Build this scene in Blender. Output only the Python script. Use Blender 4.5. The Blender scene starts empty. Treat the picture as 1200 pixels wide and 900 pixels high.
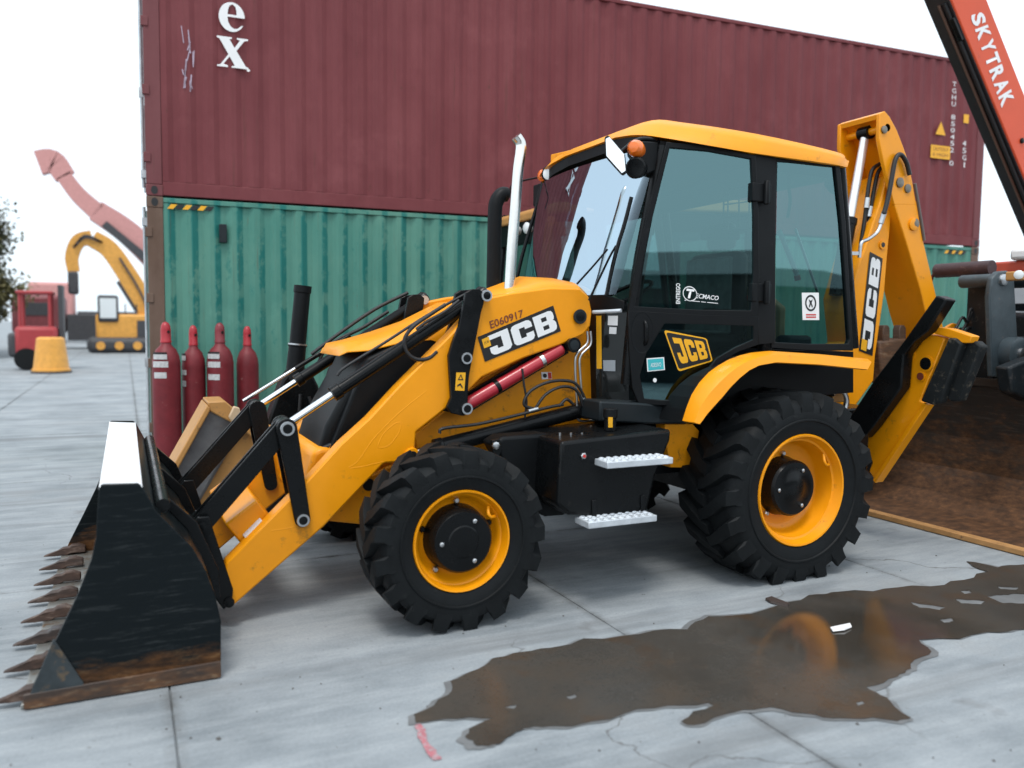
import bpy, bmesh, math, random
from mathutils import Vector, Matrix, noise as mnoise
R = math.radians
random.seed(7)
scn = bpy.context.scene
COL = scn.collection

# ------------------------------------------------------------------ camera
FPX, PIT, ROL, HC, YAW, CX, CY = 947.3, .0729, .0107, 1.5512, .4459, -1.501, -3.621
_F = Vector((math.sin(YAW)*math.cos(PIT), math.cos(YAW)*math.cos(PIT), -math.sin(PIT)))
_R0 = Vector((math.cos(YAW), -math.sin(YAW), 0)); _U0 = _R0.cross(_F)
_R = _R0*math.cos(ROL)+_U0*math.sin(ROL); _U = -_R0*math.sin(ROL)+_U0*math.cos(ROL)
_C = Vector((CX, CY, HC))
cd = bpy.data.cameras.new('camera'); cam = bpy.data.objects.new('camera', cd); COL.objects.link(cam)
cd.sensor_width = 36; cd.lens = FPX/1200*36; cd.clip_end = 3000; cd.clip_start = .05
m = Matrix.Identity(4)
for i in range(3): m[i][0] = _R[i]; m[i][1] = _U[i]; m[i][2] = -_F[i]; m[i][3] = _C[i]
cam.matrix_world = m
cd.dof.use_dof = True; cd.dof.focus_distance = 5.3; cd.dof.aperture_fstop = cd.lens/1000/.024
scn.camera = cam
# ------------------------------------------------------------------ sky and sun (bright overcast)
SUN_EL, SUN_AZ = 66, 215          # azimuth: direction the light comes from, degrees from +Y clockwise
w = bpy.data.worlds.new('World'); scn.world = w; w.use_nodes = True
nt = w.node_tree; nt.nodes.clear()
sky = nt.nodes.new('ShaderNodeTexSky'); sky.sky_type = 'NISHITA'; sky.sun_disc = False
sky.sun_elevation = R(SUN_EL); sky.sun_rotation = R(SUN_AZ); sky.dust_density = 4; sky.air_density = 1.0; sky.ozone_density = 1.0
hs = nt.nodes.new('ShaderNodeHueSaturation'); hs.inputs['Saturation'].default_value = .42
mx = nt.nodes.new('ShaderNodeMix'); mx.data_type = 'RGBA'; mx.inputs[0].default_value = .62
mx.inputs[7].default_value = (10.4, 11.8, 12.9, 1)      # even cloud layer over the clear sky
bg = nt.nodes.new('ShaderNodeBackground'); bg.inputs[1].default_value = .15
out = nt.nodes.new('ShaderNodeOutputWorld')
nt.links.new(sky.outputs[0], hs.inputs['Color']); nt.links.new(hs.outputs[0], mx.inputs[6])
nt.links.new(mx.outputs[2], bg.inputs[0]); nt.links.new(bg.outputs[0], out.inputs[0])
sl = bpy.data.lights.new('sun', 'SUN'); sl.energy = 1.5; sl.angle = R(14); sl.color = (1, .96, .9)
so = bpy.data.objects.new('sun', sl); COL.objects.link(so)
_d = Vector((math.sin(R(SUN_AZ))*math.cos(R(SUN_EL)), math.cos(R(SUN_AZ))*math.cos(R(SUN_EL)), math.sin(R(SUN_EL))))
so.rotation_euler = _d.to_track_quat('Z', 'Y').to_euler()
scn.view_settings.view_transform = 'Standard'; scn.view_settings.look = 'None'
scn.view_settings.exposure = 0.03; scn.view_settings.gamma = 1
scn.render.engine = 'CYCLES'

# ------------------------------------------------------------------ helpers
def T(u, v, y=None, x=None, z=None):
    """point on the plane y=, x= or z= that the photograph shows at u, v (survey of the place)"""
    d = _F+_R*((u-600)/FPX)+_U*((450-v)/FPX)
    t = (y-_C.y)/d.y if y is not None else (x-_C.x)/d.x if x is not None else (z-_C.z)/d.z
    return _C+d*t
def TP(u, v, p, n):
    d = _F+_R*((u-600)/FPX)+_U*((450-v)/FPX); p = Vector(p); n = Vector(n)
    return _C+d*((p-_C).dot(n)/d.dot(n))
def XZ(pts, y): return [(q.x, q.z) for q in (T(u, v, y) for u, v in pts)]
def YZ(pts, x): return [(q.y, q.z) for q in (T(u, v, x=x) for u, v in pts)]

def link(o, parent):
    COL.objects.link(o)
    if parent is not None:
        o.parent = parent
        if parent.type == 'EMPTY' and 'base' in parent: o.location = -Vector(parent['base'])
    return o
def fin(name, bm, mat, parent=None, smooth=None, bevel=0, seg=2, mats=None):
    bmesh.ops.recalc_face_normals(bm, faces=bm.faces[:])
    me = bpy.data.meshes.new(name); bm.to_mesh(me); bm.free()
    for mm in (mats or [mat]): me.materials.append(mm)
    if smooth is not None:
        me.shade_smooth(); me.set_sharp_from_angle(angle=R(smooth))
    o = bpy.data.objects.new(name, me); link(o, parent)
    if bevel:
        b = o.modifiers.new('bevel', 'BEVEL'); b.width = bevel; b.segments = seg; b.limit_method = 'ANGLE'; b.angle_limit = R(35)
        me.shade_smooth(); b.harden_normals = False
        me.set_sharp_from_angle(angle=R(50))
    return o
def tag(o, label=None, cat=None, group=None, kind=None):
    for k, v in (('label', label), ('category', cat), ('group', group), ('kind', kind)):
        if v: o[k] = v
    return o
def thing(name, label, cat, loc, group=None):
    o = bpy.data.objects.new(name, None); COL.objects.link(o); o.location = loc; o.empty_display_size = .2
    o['base'] = tuple(loc); return tag(o, label, cat, group)
def BM(): return bmesh.new()
def add_box(bm, a, b, M=None):
    (x0, y0, z0), (x1, y1, z1) = a, b
    v = [bm.verts.new(p) for p in ((x0,y0,z0),(x1,y0,z0),(x1,y1,z0),(x0,y1,z0),(x0,y0,z1),(x1,y0,z1),(x1,y1,z1),(x0,y1,z1))]
    for f in ((3,2,1,0),(4,5,6,7),(0,1,5,4),(1,2,6,5),(2,3,7,6),(3,0,4,7)): bm.faces.new([v[i] for i in f])
    if M is not None:
        for q in v: q.co = M @ q.co
    return v
def add_prism(bm, lo, hi):
    """solid between two matching rings of 3D points"""
    a = [bm.verts.new(p) for p in lo]; b = [bm.verts.new(p) for p in hi]; n = len(a)
    bm.faces.new(a); bm.faces.new(b[::-1])
    for i in range(n): bm.faces.new((a[i], b[i], b[(i+1) % n], a[(i+1) % n]))
def pr_y(bm, xz, y0, y1): add_prism(bm, [(x, y0, z) for x, z in xz], [(x, y1, z) for x, z in xz])
def pr_x(bm, yz, x0, x1): add_prism(bm, [(x0, y, z) for y, z in yz], [(x1, y, z) for y, z in yz])
def pr_z(bm, xy, z0, z1): add_prism(bm, [(x, y, z0) for x, y in xy], [(x, y, z1) for x, y in xy])
def frame(d):
    d = Vector(d).normalized(); a = Vector((0, 0, 1)) if abs(d.z) < .9 else Vector((1, 0, 0))
    u = d.cross(a).normalized(); return u, d.cross(u).normalized()
def add_lathe(bm, o, d, prof, n=24, cap=True):
    """prof: (distance along d, radius)"""
    o = Vector(o); d = Vector(d).normalized(); u, v = frame(d); rings = []
    for t, r in prof:
        rings.append([bm.verts.new(o+d*t+(u*math.cos(2*math.pi*k/n)+v*math.sin(2*math.pi*k/n))*r) for k in range(n)])
    for a, b in zip(rings, rings[1:]):
        for k in range(n): bm.faces.new((a[k], a[(k+1) % n], b[(k+1) % n], b[k]))
    if cap: bm.faces.new(rings[0][::-1]); bm.faces.new(rings[-1])
def add_tube(bm, a, b, r, n=16, r2=None):
    a = Vector(a); b = Vector(b); add_lathe(bm, a, b-a, [(0, r), ((b-a).length, r2 or r)], n)
def spline(pts, k=6):
    P = [Vector(p) for p in pts]; P = [P[0]*2-P[1]]+P+[P[-1]*2-P[-2]]; o = []
    for i in range(1, len(P)-2):
        for j in range(k):
            t = j/k; a, b, c, d = P[i-1:i+3]
            o.append(.5*((2*b)+(c-a)*t+(2*a-5*b+4*c-d)*t*t+(3*b-a-3*c+d)*t**3))
    return o+[P[-2]]
def add_path(bm, pts, r, n=8, k=6, smooth=True):
    P = spline(pts, k) if smooth and len(pts) > 2 else [Vector(p) for p in pts]
    u = None; rings = []
    for i, p in enumerate(P):
        d = (P[min(i+1, len(P)-1)]-P[max(i-1, 0)]).normalized()
        if u is None: u = frame(d)[0]
        u = (u-d*u.dot(d)).normalized(); v = d.cross(u)
        rings.append([bm.verts.new(p+(u*math.cos(2*math.pi*j/n)+v*math.sin(2*math.pi*j/n))*r) for j in range(n)])
    for a, b in zip(rings, rings[1:]):
        for j in range(n): bm.faces.new((a[j], a[(j+1) % n], b[(j+1) % n], b[j]))
    bm.faces.new(rings[0][::-1]); bm.faces.new(rings[-1])
def path(name, pts, r, mat, parent, n=8, k=6):
    bm = BM(); add_path(bm, pts, r, n, k); return fin(name, bm, mat, parent, 50)
def tube(name, a, b, r, mat, parent, n=18, bevel=0):
    bm = BM(); add_tube(bm, a, b, r, n); return fin(name, bm, mat, parent, 50, bevel)
def lathe(name, o, d, prof, mat, parent, n=28, sm=35, cap=True):
    bm = BM(); add_lathe(bm, o, d, prof, n, cap); return fin(name, bm, mat, parent, sm)
def plate(name, xz, y0, y1, mat, parent, bevel=.006):
    bm = BM(); pr_y(bm, xz, y0, y1); return fin(name, bm, mat, parent, None, bevel)
def platex(name, yz, x0, x1, mat, parent, bevel=.006):
    bm = BM(); pr_x(bm, yz, x0, x1); return fin(name, bm, mat, parent, None, bevel)
def box(name, a, b, mat, parent, bevel=.006, M=None):
    bm = BM(); add_box(bm, a, b, M); return fin(name, bm, mat, parent, None, bevel)
def pin(name, c, d, r, L, parent, mring, mcore):
    """pin end: bright ring with a dark centre; d points outwards"""
    c = Vector(c); o = lathe(name, c, d, [(-L, r*.9), (0, r*.9), (.012, r), (.016, r*.96), (.016, r*.62)], mring, parent, 20)
    lathe('pin_core', c, d, [(0, r*.66), (.0175, r*.66), (.0185, r*.5)], mcore, o, 16)
    return o

# ------------------------------------------------------------------ materials
def node_mat(name): 
    mt = bpy.data.materials.new(name); mt.use_nodes = True; return mt, mt.node_tree, mt.node_tree.nodes['Principled BSDF']
def mk(name, col, rough=.5, metal=0, coat=0, var=.0, dirt=None, dirt_amt=0, scale=6, bump=0, bscale=60, spec=.5, rvar=.0, stretch=(1, 1, 1)):
    mt, t, b = node_mat(name); L = t.links.new
    b.inputs['Roughness'].default_value = rough; b.inputs['Metallic'].default_value = metal
    b.inputs['Coat Weight'].default_value = coat; b.inputs['Coat Roughness'].default_value = .12
    b.inputs['Specular IOR Level'].default_value = spec
    c = (*col, 1); b.inputs['Base Color'].default_value = c
    if var or dirt or bump or rvar:
        tc = t.nodes.new('ShaderNodeTexCoord'); mp = t.nodes.new('ShaderNodeMapping'); L(tc.outputs['Object'], mp.inputs[0]); mp.inputs['Scale'].default_value = stretch
        n1 = t.nodes.new('ShaderNodeTexNoise'); n1.inputs['Scale'].default_value = scale; n1.inputs['Detail'].default_value = 7; n1.inputs['Roughness'].default_value = .65
        L(mp.outputs[0], n1.inputs['Vector'])
        mr = t.nodes.new('ShaderNodeMapRange'); mr.inputs[1].default_value = .3; mr.inputs[2].default_value = .7
        mr.inputs[3].default_value = 1-var; mr.inputs[4].default_value = 1+var; L(n1.outputs[0], mr.inputs[0])
        mu = t.nodes.new('ShaderNodeMix'); mu.data_type = 'RGBA'; mu.blend_type = 'MULTIPLY'; mu.inputs[0].default_value = 1
        mu.inputs[6].default_value = c; L(mr.outputs[0], mu.inputs[7]); last = mu.outputs[2]
        if dirt:
            n2 = t.nodes.new('ShaderNodeTexNoise'); n2.inputs['Scale'].default_value = scale*2.3; n2.inputs['Detail'].default_value = 9; n2.inputs['Roughness'].default_value = .72
            L(mp.outputs[0], n2.inputs['Vector'])
            r2 = t.nodes.new('ShaderNodeMapRange'); r2.inputs[1].default_value = .66-dirt_amt*.3; r2.inputs[2].default_value = .78-dirt_amt*.25; L(n2.outputs[0], r2.inputs[0])
            m2 = t.nodes.new('ShaderNodeMix'); m2.data_type = 'RGBA'; L(r2.outputs[0], m2.inputs[0]); L(last, m2.inputs[6]); m2.inputs[7].default_value = (*dirt, 1); last = m2.outputs[2]
        L(last, b.inputs['Base Color'])
        if rvar:
            r3 = t.nodes.new('ShaderNodeMapRange'); r3.inputs[1].default_value = .3; r3.inputs[2].default_value = .7; r3.inputs[3].default_value = max(.02, rough-rvar); r3.inputs[4].default_value = rough+rvar
            L(n1.outputs[0], r3.inputs[0]); L(r3.outputs[0], b.inputs['Roughness'])
        if bump:
            n4 = t.nodes.new('ShaderNodeTexNoise'); n4.inputs['Scale'].default_value = bscale; n4.inputs['Detail'].default_value = 5; L(tc.outputs['Object'], n4.inputs['Vector'])
            bp = t.nodes.new('ShaderNodeBump'); bp.inputs['Strength'].default_value = bump; bp.inputs['Distance'].default_value = .01; L(n4.outputs[0], bp.inputs['Height']); L(bp.outputs[0], b.inputs['Normal'])
    return mt
YEL = mk('machine_yellow_paint', (.86, .315, .002), .4, coat=.12, spec=.35, var=.07, dirt=(.36, .15, .02), dirt_amt=.2, scale=2.6, bump=.06, bscale=7, rvar=.12)
YEL2 = mk('chassis_yellow_paint', (.76, .28, .003), .45, spec=.35, var=.1, dirt=(.16, .075, .02), dirt_amt=.32, scale=5, rvar=.1)
BLK = mk('black_satin_paint', (.005, .0058, .0065), .28, spec=.2, var=.2, dirt=(.03, .028, .026), dirt_amt=.1, scale=5, rvar=.1)
BLKP = mk('black_plastic', (.006, .007, .008), .45, spec=.16, var=.2, dirt=(.025, .025, .025), dirt_amt=.12, scale=5, bump=.08, bscale=220)
DGREY = mk('dark_grey_trim', (.014, .019, .022), .42, spec=.25, var=.15, scale=5)
RUB = mk('tyre_rubber', (.0065, .008, .009), .62, spec=.2, var=.25, dirt=(.02, .021, .021), dirt_amt=.2, scale=7, bump=.15, bscale=120)
CHR = mk('chrome', (.85, .86, .87), .12, 1)
STL = mk('bright_steel', (.55, .56, .57), .34, 1, var=.15, dirt=(.2, .16, .12), dirt_amt=.1, scale=8)
GALV = mk('galvanised_grating', (.62, .66, .7), .42, .35, var=.15, scale=14)
RED = mk('red_ram_paint', (.42, .02, .035), .35, coat=.3, var=.1, scale=6)
HOSE = mk('hose_rubber', (.012, .012, .013), .5, bump=.2, bscale=200)
WHT = mk('white_print', (.8, .8, .8), .45, var=.03)
DBLK = mk('black_print', (.008, .008, .009), .4)
DYEL = mk('yellow_print', (.82, .4, .01), .4)
DRED = mk('red_print', (.55, .03, .02), .45)
DDRED = mk('dark_red_print', (.16, .03, .015), .5)
DCYAN = mk('cyan_print', (.04, .42, .46), .4)
DGREYP = mk('grey_print', (.3, .33, .36), .5)
BUCK = None
def grime_mat(name, paint, rust, zr, rough=.42, pale=(.3, .24, .16), amt=1.0, spec=.5):
    """worn steel: paint above, scraped rust growing towards the digging edge"""
    mt, t, b = node_mat(name); L = t.links.new
    tc = t.nodes.new('ShaderNodeTexCoord'); sp = t.nodes.new('ShaderNodeSeparateXYZ'); L(tc.outputs['Object'], sp.inputs[0])
    mp = t.nodes.new('ShaderNodeMapping'); mp.inputs['Scale'].default_value = (1.6, 2.2, 5.5); L(tc.outputs['Object'], mp.inputs[0])
    n = t.nodes.new('ShaderNodeTexNoise'); n.inputs['Scale'].default_value = 1.6; n.inputs['Detail'].default_value = 10; n.inputs['Roughness'].default_value = .72; L(mp.outputs[0], n.inputs[0])
    ma = t.nodes.new('ShaderNodeMapRange'); ma.inputs[1].default_value = zr[0]; ma.inputs[2].default_value = zr[1]; ma.inputs[3].default_value = .62*amt; ma.inputs[4].default_value = -.12; L(sp.outputs[2], ma.inputs[0])
    ad = t.nodes.new('ShaderNodeMath'); ad.operation = 'ADD'; L(n.outputs[0], ad.inputs[0]); L(ma.outputs[0], ad.inputs[1])
    mr = t.nodes.new('ShaderNodeMapRange'); mr.inputs[1].default_value = .62; mr.inputs[2].default_value = .82; L(ad.outputs[0], mr.inputs[0])
    n2 = t.nodes.new('ShaderNodeTexNoise'); n2.inputs['Scale'].default_value = 6; n2.inputs['Detail'].default_value = 12; n2.inputs['Roughness'].default_value = .7; L(mp.outputs[0], n2.inputs[0])
    cr = t.nodes.new('ShaderNodeValToRGB'); cr.color_ramp.elements[0].position = .38; cr.color_ramp.elements[0].color = (*[c*.45 for c in rust], 1)
    cr.color_ramp.elements[1].position = .72; cr.color_ramp.elements[1].color = (*pale, 1); e = cr.color_ramp.elements.new(.55); e.color = (*rust, 1)
    L(n2.outputs[0], cr.inputs[0])
    mx = t.nodes.new('ShaderNodeMix'); mx.data_type = 'RGBA'; L(mr.outputs[0], mx.inputs[0]); L(cr.outputs[0], mx.inputs[7])
    mp3 = t.nodes.new('ShaderNodeMapping'); mp3.inputs['Scale'].default_value = (1.2, 1.2, 14); mp3.inputs['Rotation'].default_value = (.1, .22, 0); L(tc.outputs['Object'], mp3.inputs[0])
    n3 = t.nodes.new('ShaderNodeTexNoise'); n3.inputs['Scale'].default_value = 3.5; n3.inputs['Detail'].default_value = 12; n3.inputs['Roughness'].default_value = .78; L(mp3.outputs[0], n3.inputs[0])
    sc_ = t.nodes.new('ShaderNodeMapRange'); sc_.inputs[1].default_value = .53; sc_.inputs[2].default_value = .7; sc_.inputs[4].default_value = .8; L(n3.outputs[0], sc_.inputs[0])
    mx3 = t.nodes.new('ShaderNodeMix'); mx3.data_type = 'RGBA'; L(sc_.outputs[0], mx3.inputs[0]); mx3.inputs[6].default_value = (*paint, 1); mx3.inputs[7].default_value = (paint[0]*2.5+.028, paint[1]*2.5+.026, paint[2]*2.5+.024, 1); L(mx3.outputs[2], mx.inputs[6]); L(mx.outputs[2], b.inputs['Base Color']); b.inputs['Specular IOR Level'].default_value = spec
    r = t.nodes.new('ShaderNodeMapRange'); L(mr.outputs[0], r.inputs[0]); r.inputs[3].default_value = rough; r.inputs[4].default_value = .7; L(r.outputs[0], b.inputs['Roughness'])
    bp = t.nodes.new('ShaderNodeBump'); bp.inputs['Strength'].default_value = .1; bp.inputs['Distance'].default_value = .006; L(n2.outputs[0], bp.inputs['Height']); L(bp.outputs[0], b.inputs['Normal'])
    return mt
BUCK = grime_mat('bucket_worn_black', (.006, .009, .0105), (.11, .05, .02), (-.06, .3), .3, (.2, .12, .055), .85, .13)
TOOTH = grime_mat('tooth_rusty_steel', (.03, .022, .02), (.07, .038, .026), (-.2, .6), .45, (.2, .15, .12), .8)
RUST = grime_mat('loader_bucket_rust', (.028, .022, .018), (.1, .044, .017), (-.5, 1.5), .5, (.19, .088, .034), 1.0)
EDGE = mk('tan_cutting_edge', (.42, .22, .08), .6, var=.2, dirt=(.12, .06, .03), dirt_amt=.3, scale=8)
WHITISH = mk('near_white_steel', (.86, .87, .88), .5, .35, var=.04, dirt=(.25, .24, .24), dirt_amt=.05, scale=6)  # near-white for the bucket's top lip and the highlight painted on the cross tube

def glass_mat(name, tint, refl=1.0, base=.02, gcol=(.9, 1, .99)):
    mt = bpy.data.materials.new(name); mt.use_nodes = True; t = mt.node_tree; t.nodes.clear(); L = t.links.new
    tr = t.nodes.new('ShaderNodeBsdfTransparent'); tr.inputs[0].default_value = (*tint, 1)
    gl = t.nodes.new('ShaderNodeBsdfGlossy'); gl.inputs['Roughness'].default_value = .01; gl.inputs[0].default_value = (*gcol, 1)
    fr = t.nodes.new('ShaderNodeFresnel'); fr.inputs[0].default_value = 1.5
    mr = t.nodes.new('ShaderNodeMath'); mr.operation = 'MULTIPLY_ADD'; mr.inputs[1].default_value = refl; mr.inputs[2].default_value = base; L(fr.outputs[0], mr.inputs[0])
    mx = t.nodes.new('ShaderNodeMixShader'); L(mr.outputs[0], mx.inputs[0]); L(tr.outputs[0], mx.inputs[1]); L(gl.outputs[0], mx.inputs[2])
    o = t.nodes.new('ShaderNodeOutputMaterial'); L(mx.outputs[0], o.inputs[0]); return mt
GLS = glass_mat('cab_green_glass', (.22, .36, .35), 1.3, .155, (.5, .86, .9))
GLS2 = glass_mat('windscreen_glass', (.36, .44, .44), .6, .0, (.72, .88, 1))
LENS = mk('amber_lens', (.85, .17, .01), .15, coat=.6)
CLEAR = mk('lamp_lens', (.75, .78, .78), .12, coat=.5)
MIRR = mk('mirror_glass', (.9, .92, .92), .02, 1)

# concrete
def concrete(name, wet=False):
    mt, t, b = node_mat(name); L = t.links.new
    g = t.nodes.new('ShaderNodeNewGeometry'); N = {}
    def noise(s, d=6, r=.6, vec=None):
        n = t.nodes.new('ShaderNodeTexNoise'); n.inputs['Scale'].default_value = s; n.inputs['Detail'].default_value = d; n.inputs['Roughness'].default_value = r
        L(vec or g.outputs['Position'], n.inputs['Vector']); return n.outputs[0]
    def rng(v, a, b_, c, d):
        r = t.nodes.new('ShaderNodeMapRange'); r.inputs[1].default_value = a; r.inputs[2].default_value = b_; r.inputs[3].default_value = c; r.inputs[4].default_value = d; L(v, r.inputs[0]); return r.outputs[0]
    def mix(f, a, b_, mode='MIX'):
        q = t.nodes.new('ShaderNodeMix'); q.data_type = 'RGBA'; q.blend_type = mode
        for i, s in ((0, f), (6, a), (7, b_)):
            if hasattr(s, 'links') or hasattr(s, 'is_linked'): L(s, q.inputs[i])
            else: q.inputs[i].default_value = s
        return q.outputs[2]
    c1, c2 = ((.175, .197, .213, 1), (.30, .326, .345, 1)) if not wet else ((.04, .036, .031, 1), (.075, .068, .06, 1))
    base = mix(rng(noise(1.1, 8, .6), .35, .65, 0, 1), c1, c2)
    mp = t.nodes.new('ShaderNodeMapping'); mp.inputs['Scale'].default_value = (1, 5, 1); L(g.outputs['Position'], mp.inputs[0])
    st = rng(noise(1.6, 7, .65, mp.outputs[0]), .42, .68, 0, .5 if not wet else .35)       # broom and drag streaks
    base = mix(st, base, (.40, .425, .44, 1) if not wet else (.075, .06, .046, 1))
    fine = rng(noise(70, 4, .7), .25, .75, .86, 1.12); base = mix(1.0, base, fine, 'MULTIPLY')
    sp = rng(noise(24, 3, .5), .68, .76, 0, .55); base = mix(sp, base, (.13, .13, .13, 1) if not wet else (.03, .025, .02, 1))
    sta = rng(noise(.55, 9, .7), .57, .72, 0, .6); base = mix(sta, base, (.2, .2, .195, 1) if not wet else (.065, .042, .025, 1))
    if wet:      # water deepens towards the low spot by the rear wheel, over silt
        vm = t.nodes.new('ShaderNodeVectorMath'); vm.operation = 'MULTIPLY_ADD'; vm.inputs[1].default_value = (.75, 1.25, 0); vm.inputs[2].default_value = (-1.85*.75, .72*1.25, 0); L(g.outputs['Position'], vm.inputs[0])
        ln = t.nodes.new('ShaderNodeVectorMath'); ln.operation = 'LENGTH'; L(vm.outputs[0], ln.inputs[0])
        ad = t.nodes.new('ShaderNodeMath'); ad.operation = 'MULTIPLY_ADD'; ad.inputs[1].default_value = .9; L(noise(2.6, 7, .62), ad.inputs[0]); L(ln.outputs['Value'], ad.inputs[2])
        deep = rng(ad.outputs[0], .78, 1.08, 1, 0)
        base = mix(rng(noise(1.9, 6, .6), .56, .7, 0, .6), base, (.085, .042, .017, 1)); base = mix(rng(ad.outputs[0], .62, 1.0, .55, 0), base, (.022, .016, .01, 1))
    else:        # hairline cracks, oil spots and tyre tracks
        vo = t.nodes.new('ShaderNodeTexVoronoi'); vo.feature = 'DISTANCE_TO_EDGE'; vo.inputs['Scale'].default_value = .33
        wp = t.nodes.new('ShaderNodeVectorMath'); wp.operation = 'MULTIPLY_ADD'; nn = t.nodes.new('ShaderNodeTexNoise'); nn.inputs['Scale'].default_value = 1.7; nn.inputs['Detail'].default_value = 8; L(g.outputs['Position'], nn.inputs[0]); L(nn.outputs['Color'], wp.inputs[0]); wp.inputs[1].default_value = (.8, .8, 0); L(g.outputs['Position'], wp.inputs[2]); L(wp.outputs[0], vo.inputs['Vector'])
        ck = t.nodes.new('ShaderNodeMath'); ck.operation = 'MULTIPLY'; L(rng(vo.outputs['Distance'], .0006, .0022, .7, 0), ck.inputs[0]); L(rng(noise(.45, 3, .5), .5, .6, 0, 1), ck.inputs[1])
        base = mix(ck.outputs[0], base, (.09, .088, .085, 1))
        base = mix(rng(noise(2.3, 4, .55), .66, .74, 0, .55), base, (.14, .14, .14, 1))
        mt2 = t.nodes.new('ShaderNodeMapping'); mt2.inputs['Scale'].default_value = (.12, 2.4, 1); mt2.inputs['Rotation'].default_value = (0, 0, .08); L(g.outputs['Position'], mt2.inputs[0])
        base = mix(rng(noise(1.2, 6, .6, mt2.outputs[0]), .55, .68, 0, .6), base, (.15, .156, .16, 1))
        sxy = t.nodes.new('ShaderNodeSeparateXYZ'); L(g.outputs['Position'], sxy.inputs[0])
        for ax, off, per in ((0, -1.365, 2.105), (1, 1.665, 3.61)):      # dirt gathered along the joints
            m1 = t.nodes.new('ShaderNodeMath'); m1.operation = 'MULTIPLY_ADD'; m1.inputs[1].default_value = 1/per; m1.inputs[2].default_value = -off/per+.5; L(sxy.outputs[ax], m1.inputs[0])
            m2 = t.nodes.new('ShaderNodeMath'); m2.operation = 'FRACT'; L(m1.outputs[0], m2.inputs[0])
            m3 = t.nodes.new('ShaderNodeMath'); m3.operation = 'SUBTRACT'; m3.inputs[1].default_value = .5; L(m2.outputs[0], m3.inputs[0])
            m4 = t.nodes.new('ShaderNodeMath'); m4.operation = 'ABSOLUTE'; L(m3.outputs[0], m4.inputs[0])
            m5 = t.nodes.new('ShaderNodeMath'); m5.operation = 'MULTIPLY'; L(rng(m4.outputs[0], .004/per, .05/per, .75, 0), m5.inputs[0]); L(rng(noise(5, 6, .7), .38, .62, 0, 1), m5.inputs[1])
            base = mix(m5.outputs[0], base, (.1, .1, .098, 1))
    L(base, b.inputs['Base Color'])
    bp = t.nodes.new('ShaderNodeBump'); bp.inputs['Strength'].default_value = .25 if not wet else .04; bp.inputs['Distance'].default_value = .006
    L(noise(60, 6, .7), bp.inputs['Height']); L(bp.outputs[0], b.inputs['Normal'])
    if wet:
        L(rng(deep, 0, 1, .24, .025), b.inputs['Roughness']); b.inputs['Specular IOR Level'].default_value = .6
    else:
        b.inputs['Roughness'].default_value = .78; b.inputs['Specular IOR Level'].default_value = .35
    return mt
CONC = concrete('yard_concrete'); WET = concrete('wet_concrete', True)
DAMP = mk('damp_concrete', (.15, .155, .158), .55, var=.25, scale=5)
POOL = mk('muddy_water', (.06, .036, .018), .035, var=.35, dirt=(.2, .085, .02), dirt_amt=.35, scale=1.6, spec=.7)

# ------------------------------------------------------------------ the ground: concrete bays with open joints, wet patch
bm = BM(); bmesh.ops.create_grid(bm, x_segments=2, y_segments=2, size=900)
for v in bm.verts: v.co.z = -.012
ground = tag(fin('ground', bm, CONC), 'pale concrete yard cast in rectangular bays', None, None, 'structure')
SX, SY, JX, JY = 2.105, 3.61, -1.365, 1.665
bm = BM(); add_box(bm, (.0035, .0035, -.1), (SX-.0035, SY-.0035, 0)); bmesh.ops.bevel(bm, geom=[e for e in bm.edges if min(q.co.z for q in e.verts) > -.01], offset=.003, segments=1, affect='EDGES')
slab_me = None
for i in range(-6, 7):
    for j in range(-2, 9):
        if slab_me is None:
            o = fin('concrete_slab', bm, CONC, ground); slab_me = o.data
        else:
            o = bpy.data.objects.new('concrete_slab', slab_me); link(o, ground)
        o.location = (JX+i*SX, JY+j*SY-SY, random.uniform(-.0015, .0015))

def fract(pts, amp, it=3, seed=1, closed=True):
    rnd = random.Random(seed); P = [Vector((p[0], p[1])) for p in pts]
    for k in range(it):
        Q = []
        n = len(P)
        for i in range(n):
            a, b = P[i], P[(i+1) % n]; d = b-a; l = d.length
            Q.append(a); Q.append((a+b)/2+Vector((-d.y, d.x))*rnd.uniform(-amp, amp))
        P = Q
    return P
def sheet(name, loops, z, mat, parent=None):
    bm = BM(); E = []
    for lp in loops:
        vs = [bm.verts.new((p.x, p.y, z)) for p in lp]
        for i in range(len(vs)): E.append(bm.edges.new((vs[i], vs[(i+1) % len(vs)])))
    bmesh.ops.triangle_fill(bm, edges=E, use_beauty=True, use_dissolve=False, normal=(0, 0, 1))
    o = fin(name, bm, mat, parent)
    return o
def gz(L): return [tuple(T(460+x/1.6216, 640+y/1.6216, z=0)[:2]) for x, y in L]
outer = [(40,322),(105,285),(110,258),(150,240),(190,215),(230,205),(300,195),(440,172),(560,160),(600,135),(700,125),(790,95),(850,88),(960,80),(1060,68),(1130,50),(1090,30),(1150,42),(1200,36),(1290,30),(1330,60),(1300,150),(1200,160),(1130,165),(1000,180),(1020,208),(985,235),(960,250),(900,270),(940,290),(985,328),(960,335),(870,330),(800,322),(720,308),(650,318),(600,335),(560,342),(548,335),(610,305),(600,300),(500,310),(380,335),(330,345),(270,345),(235,355),(205,378),(160,382),(138,365),(145,350),(190,330),(100,330),(45,338)]
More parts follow.
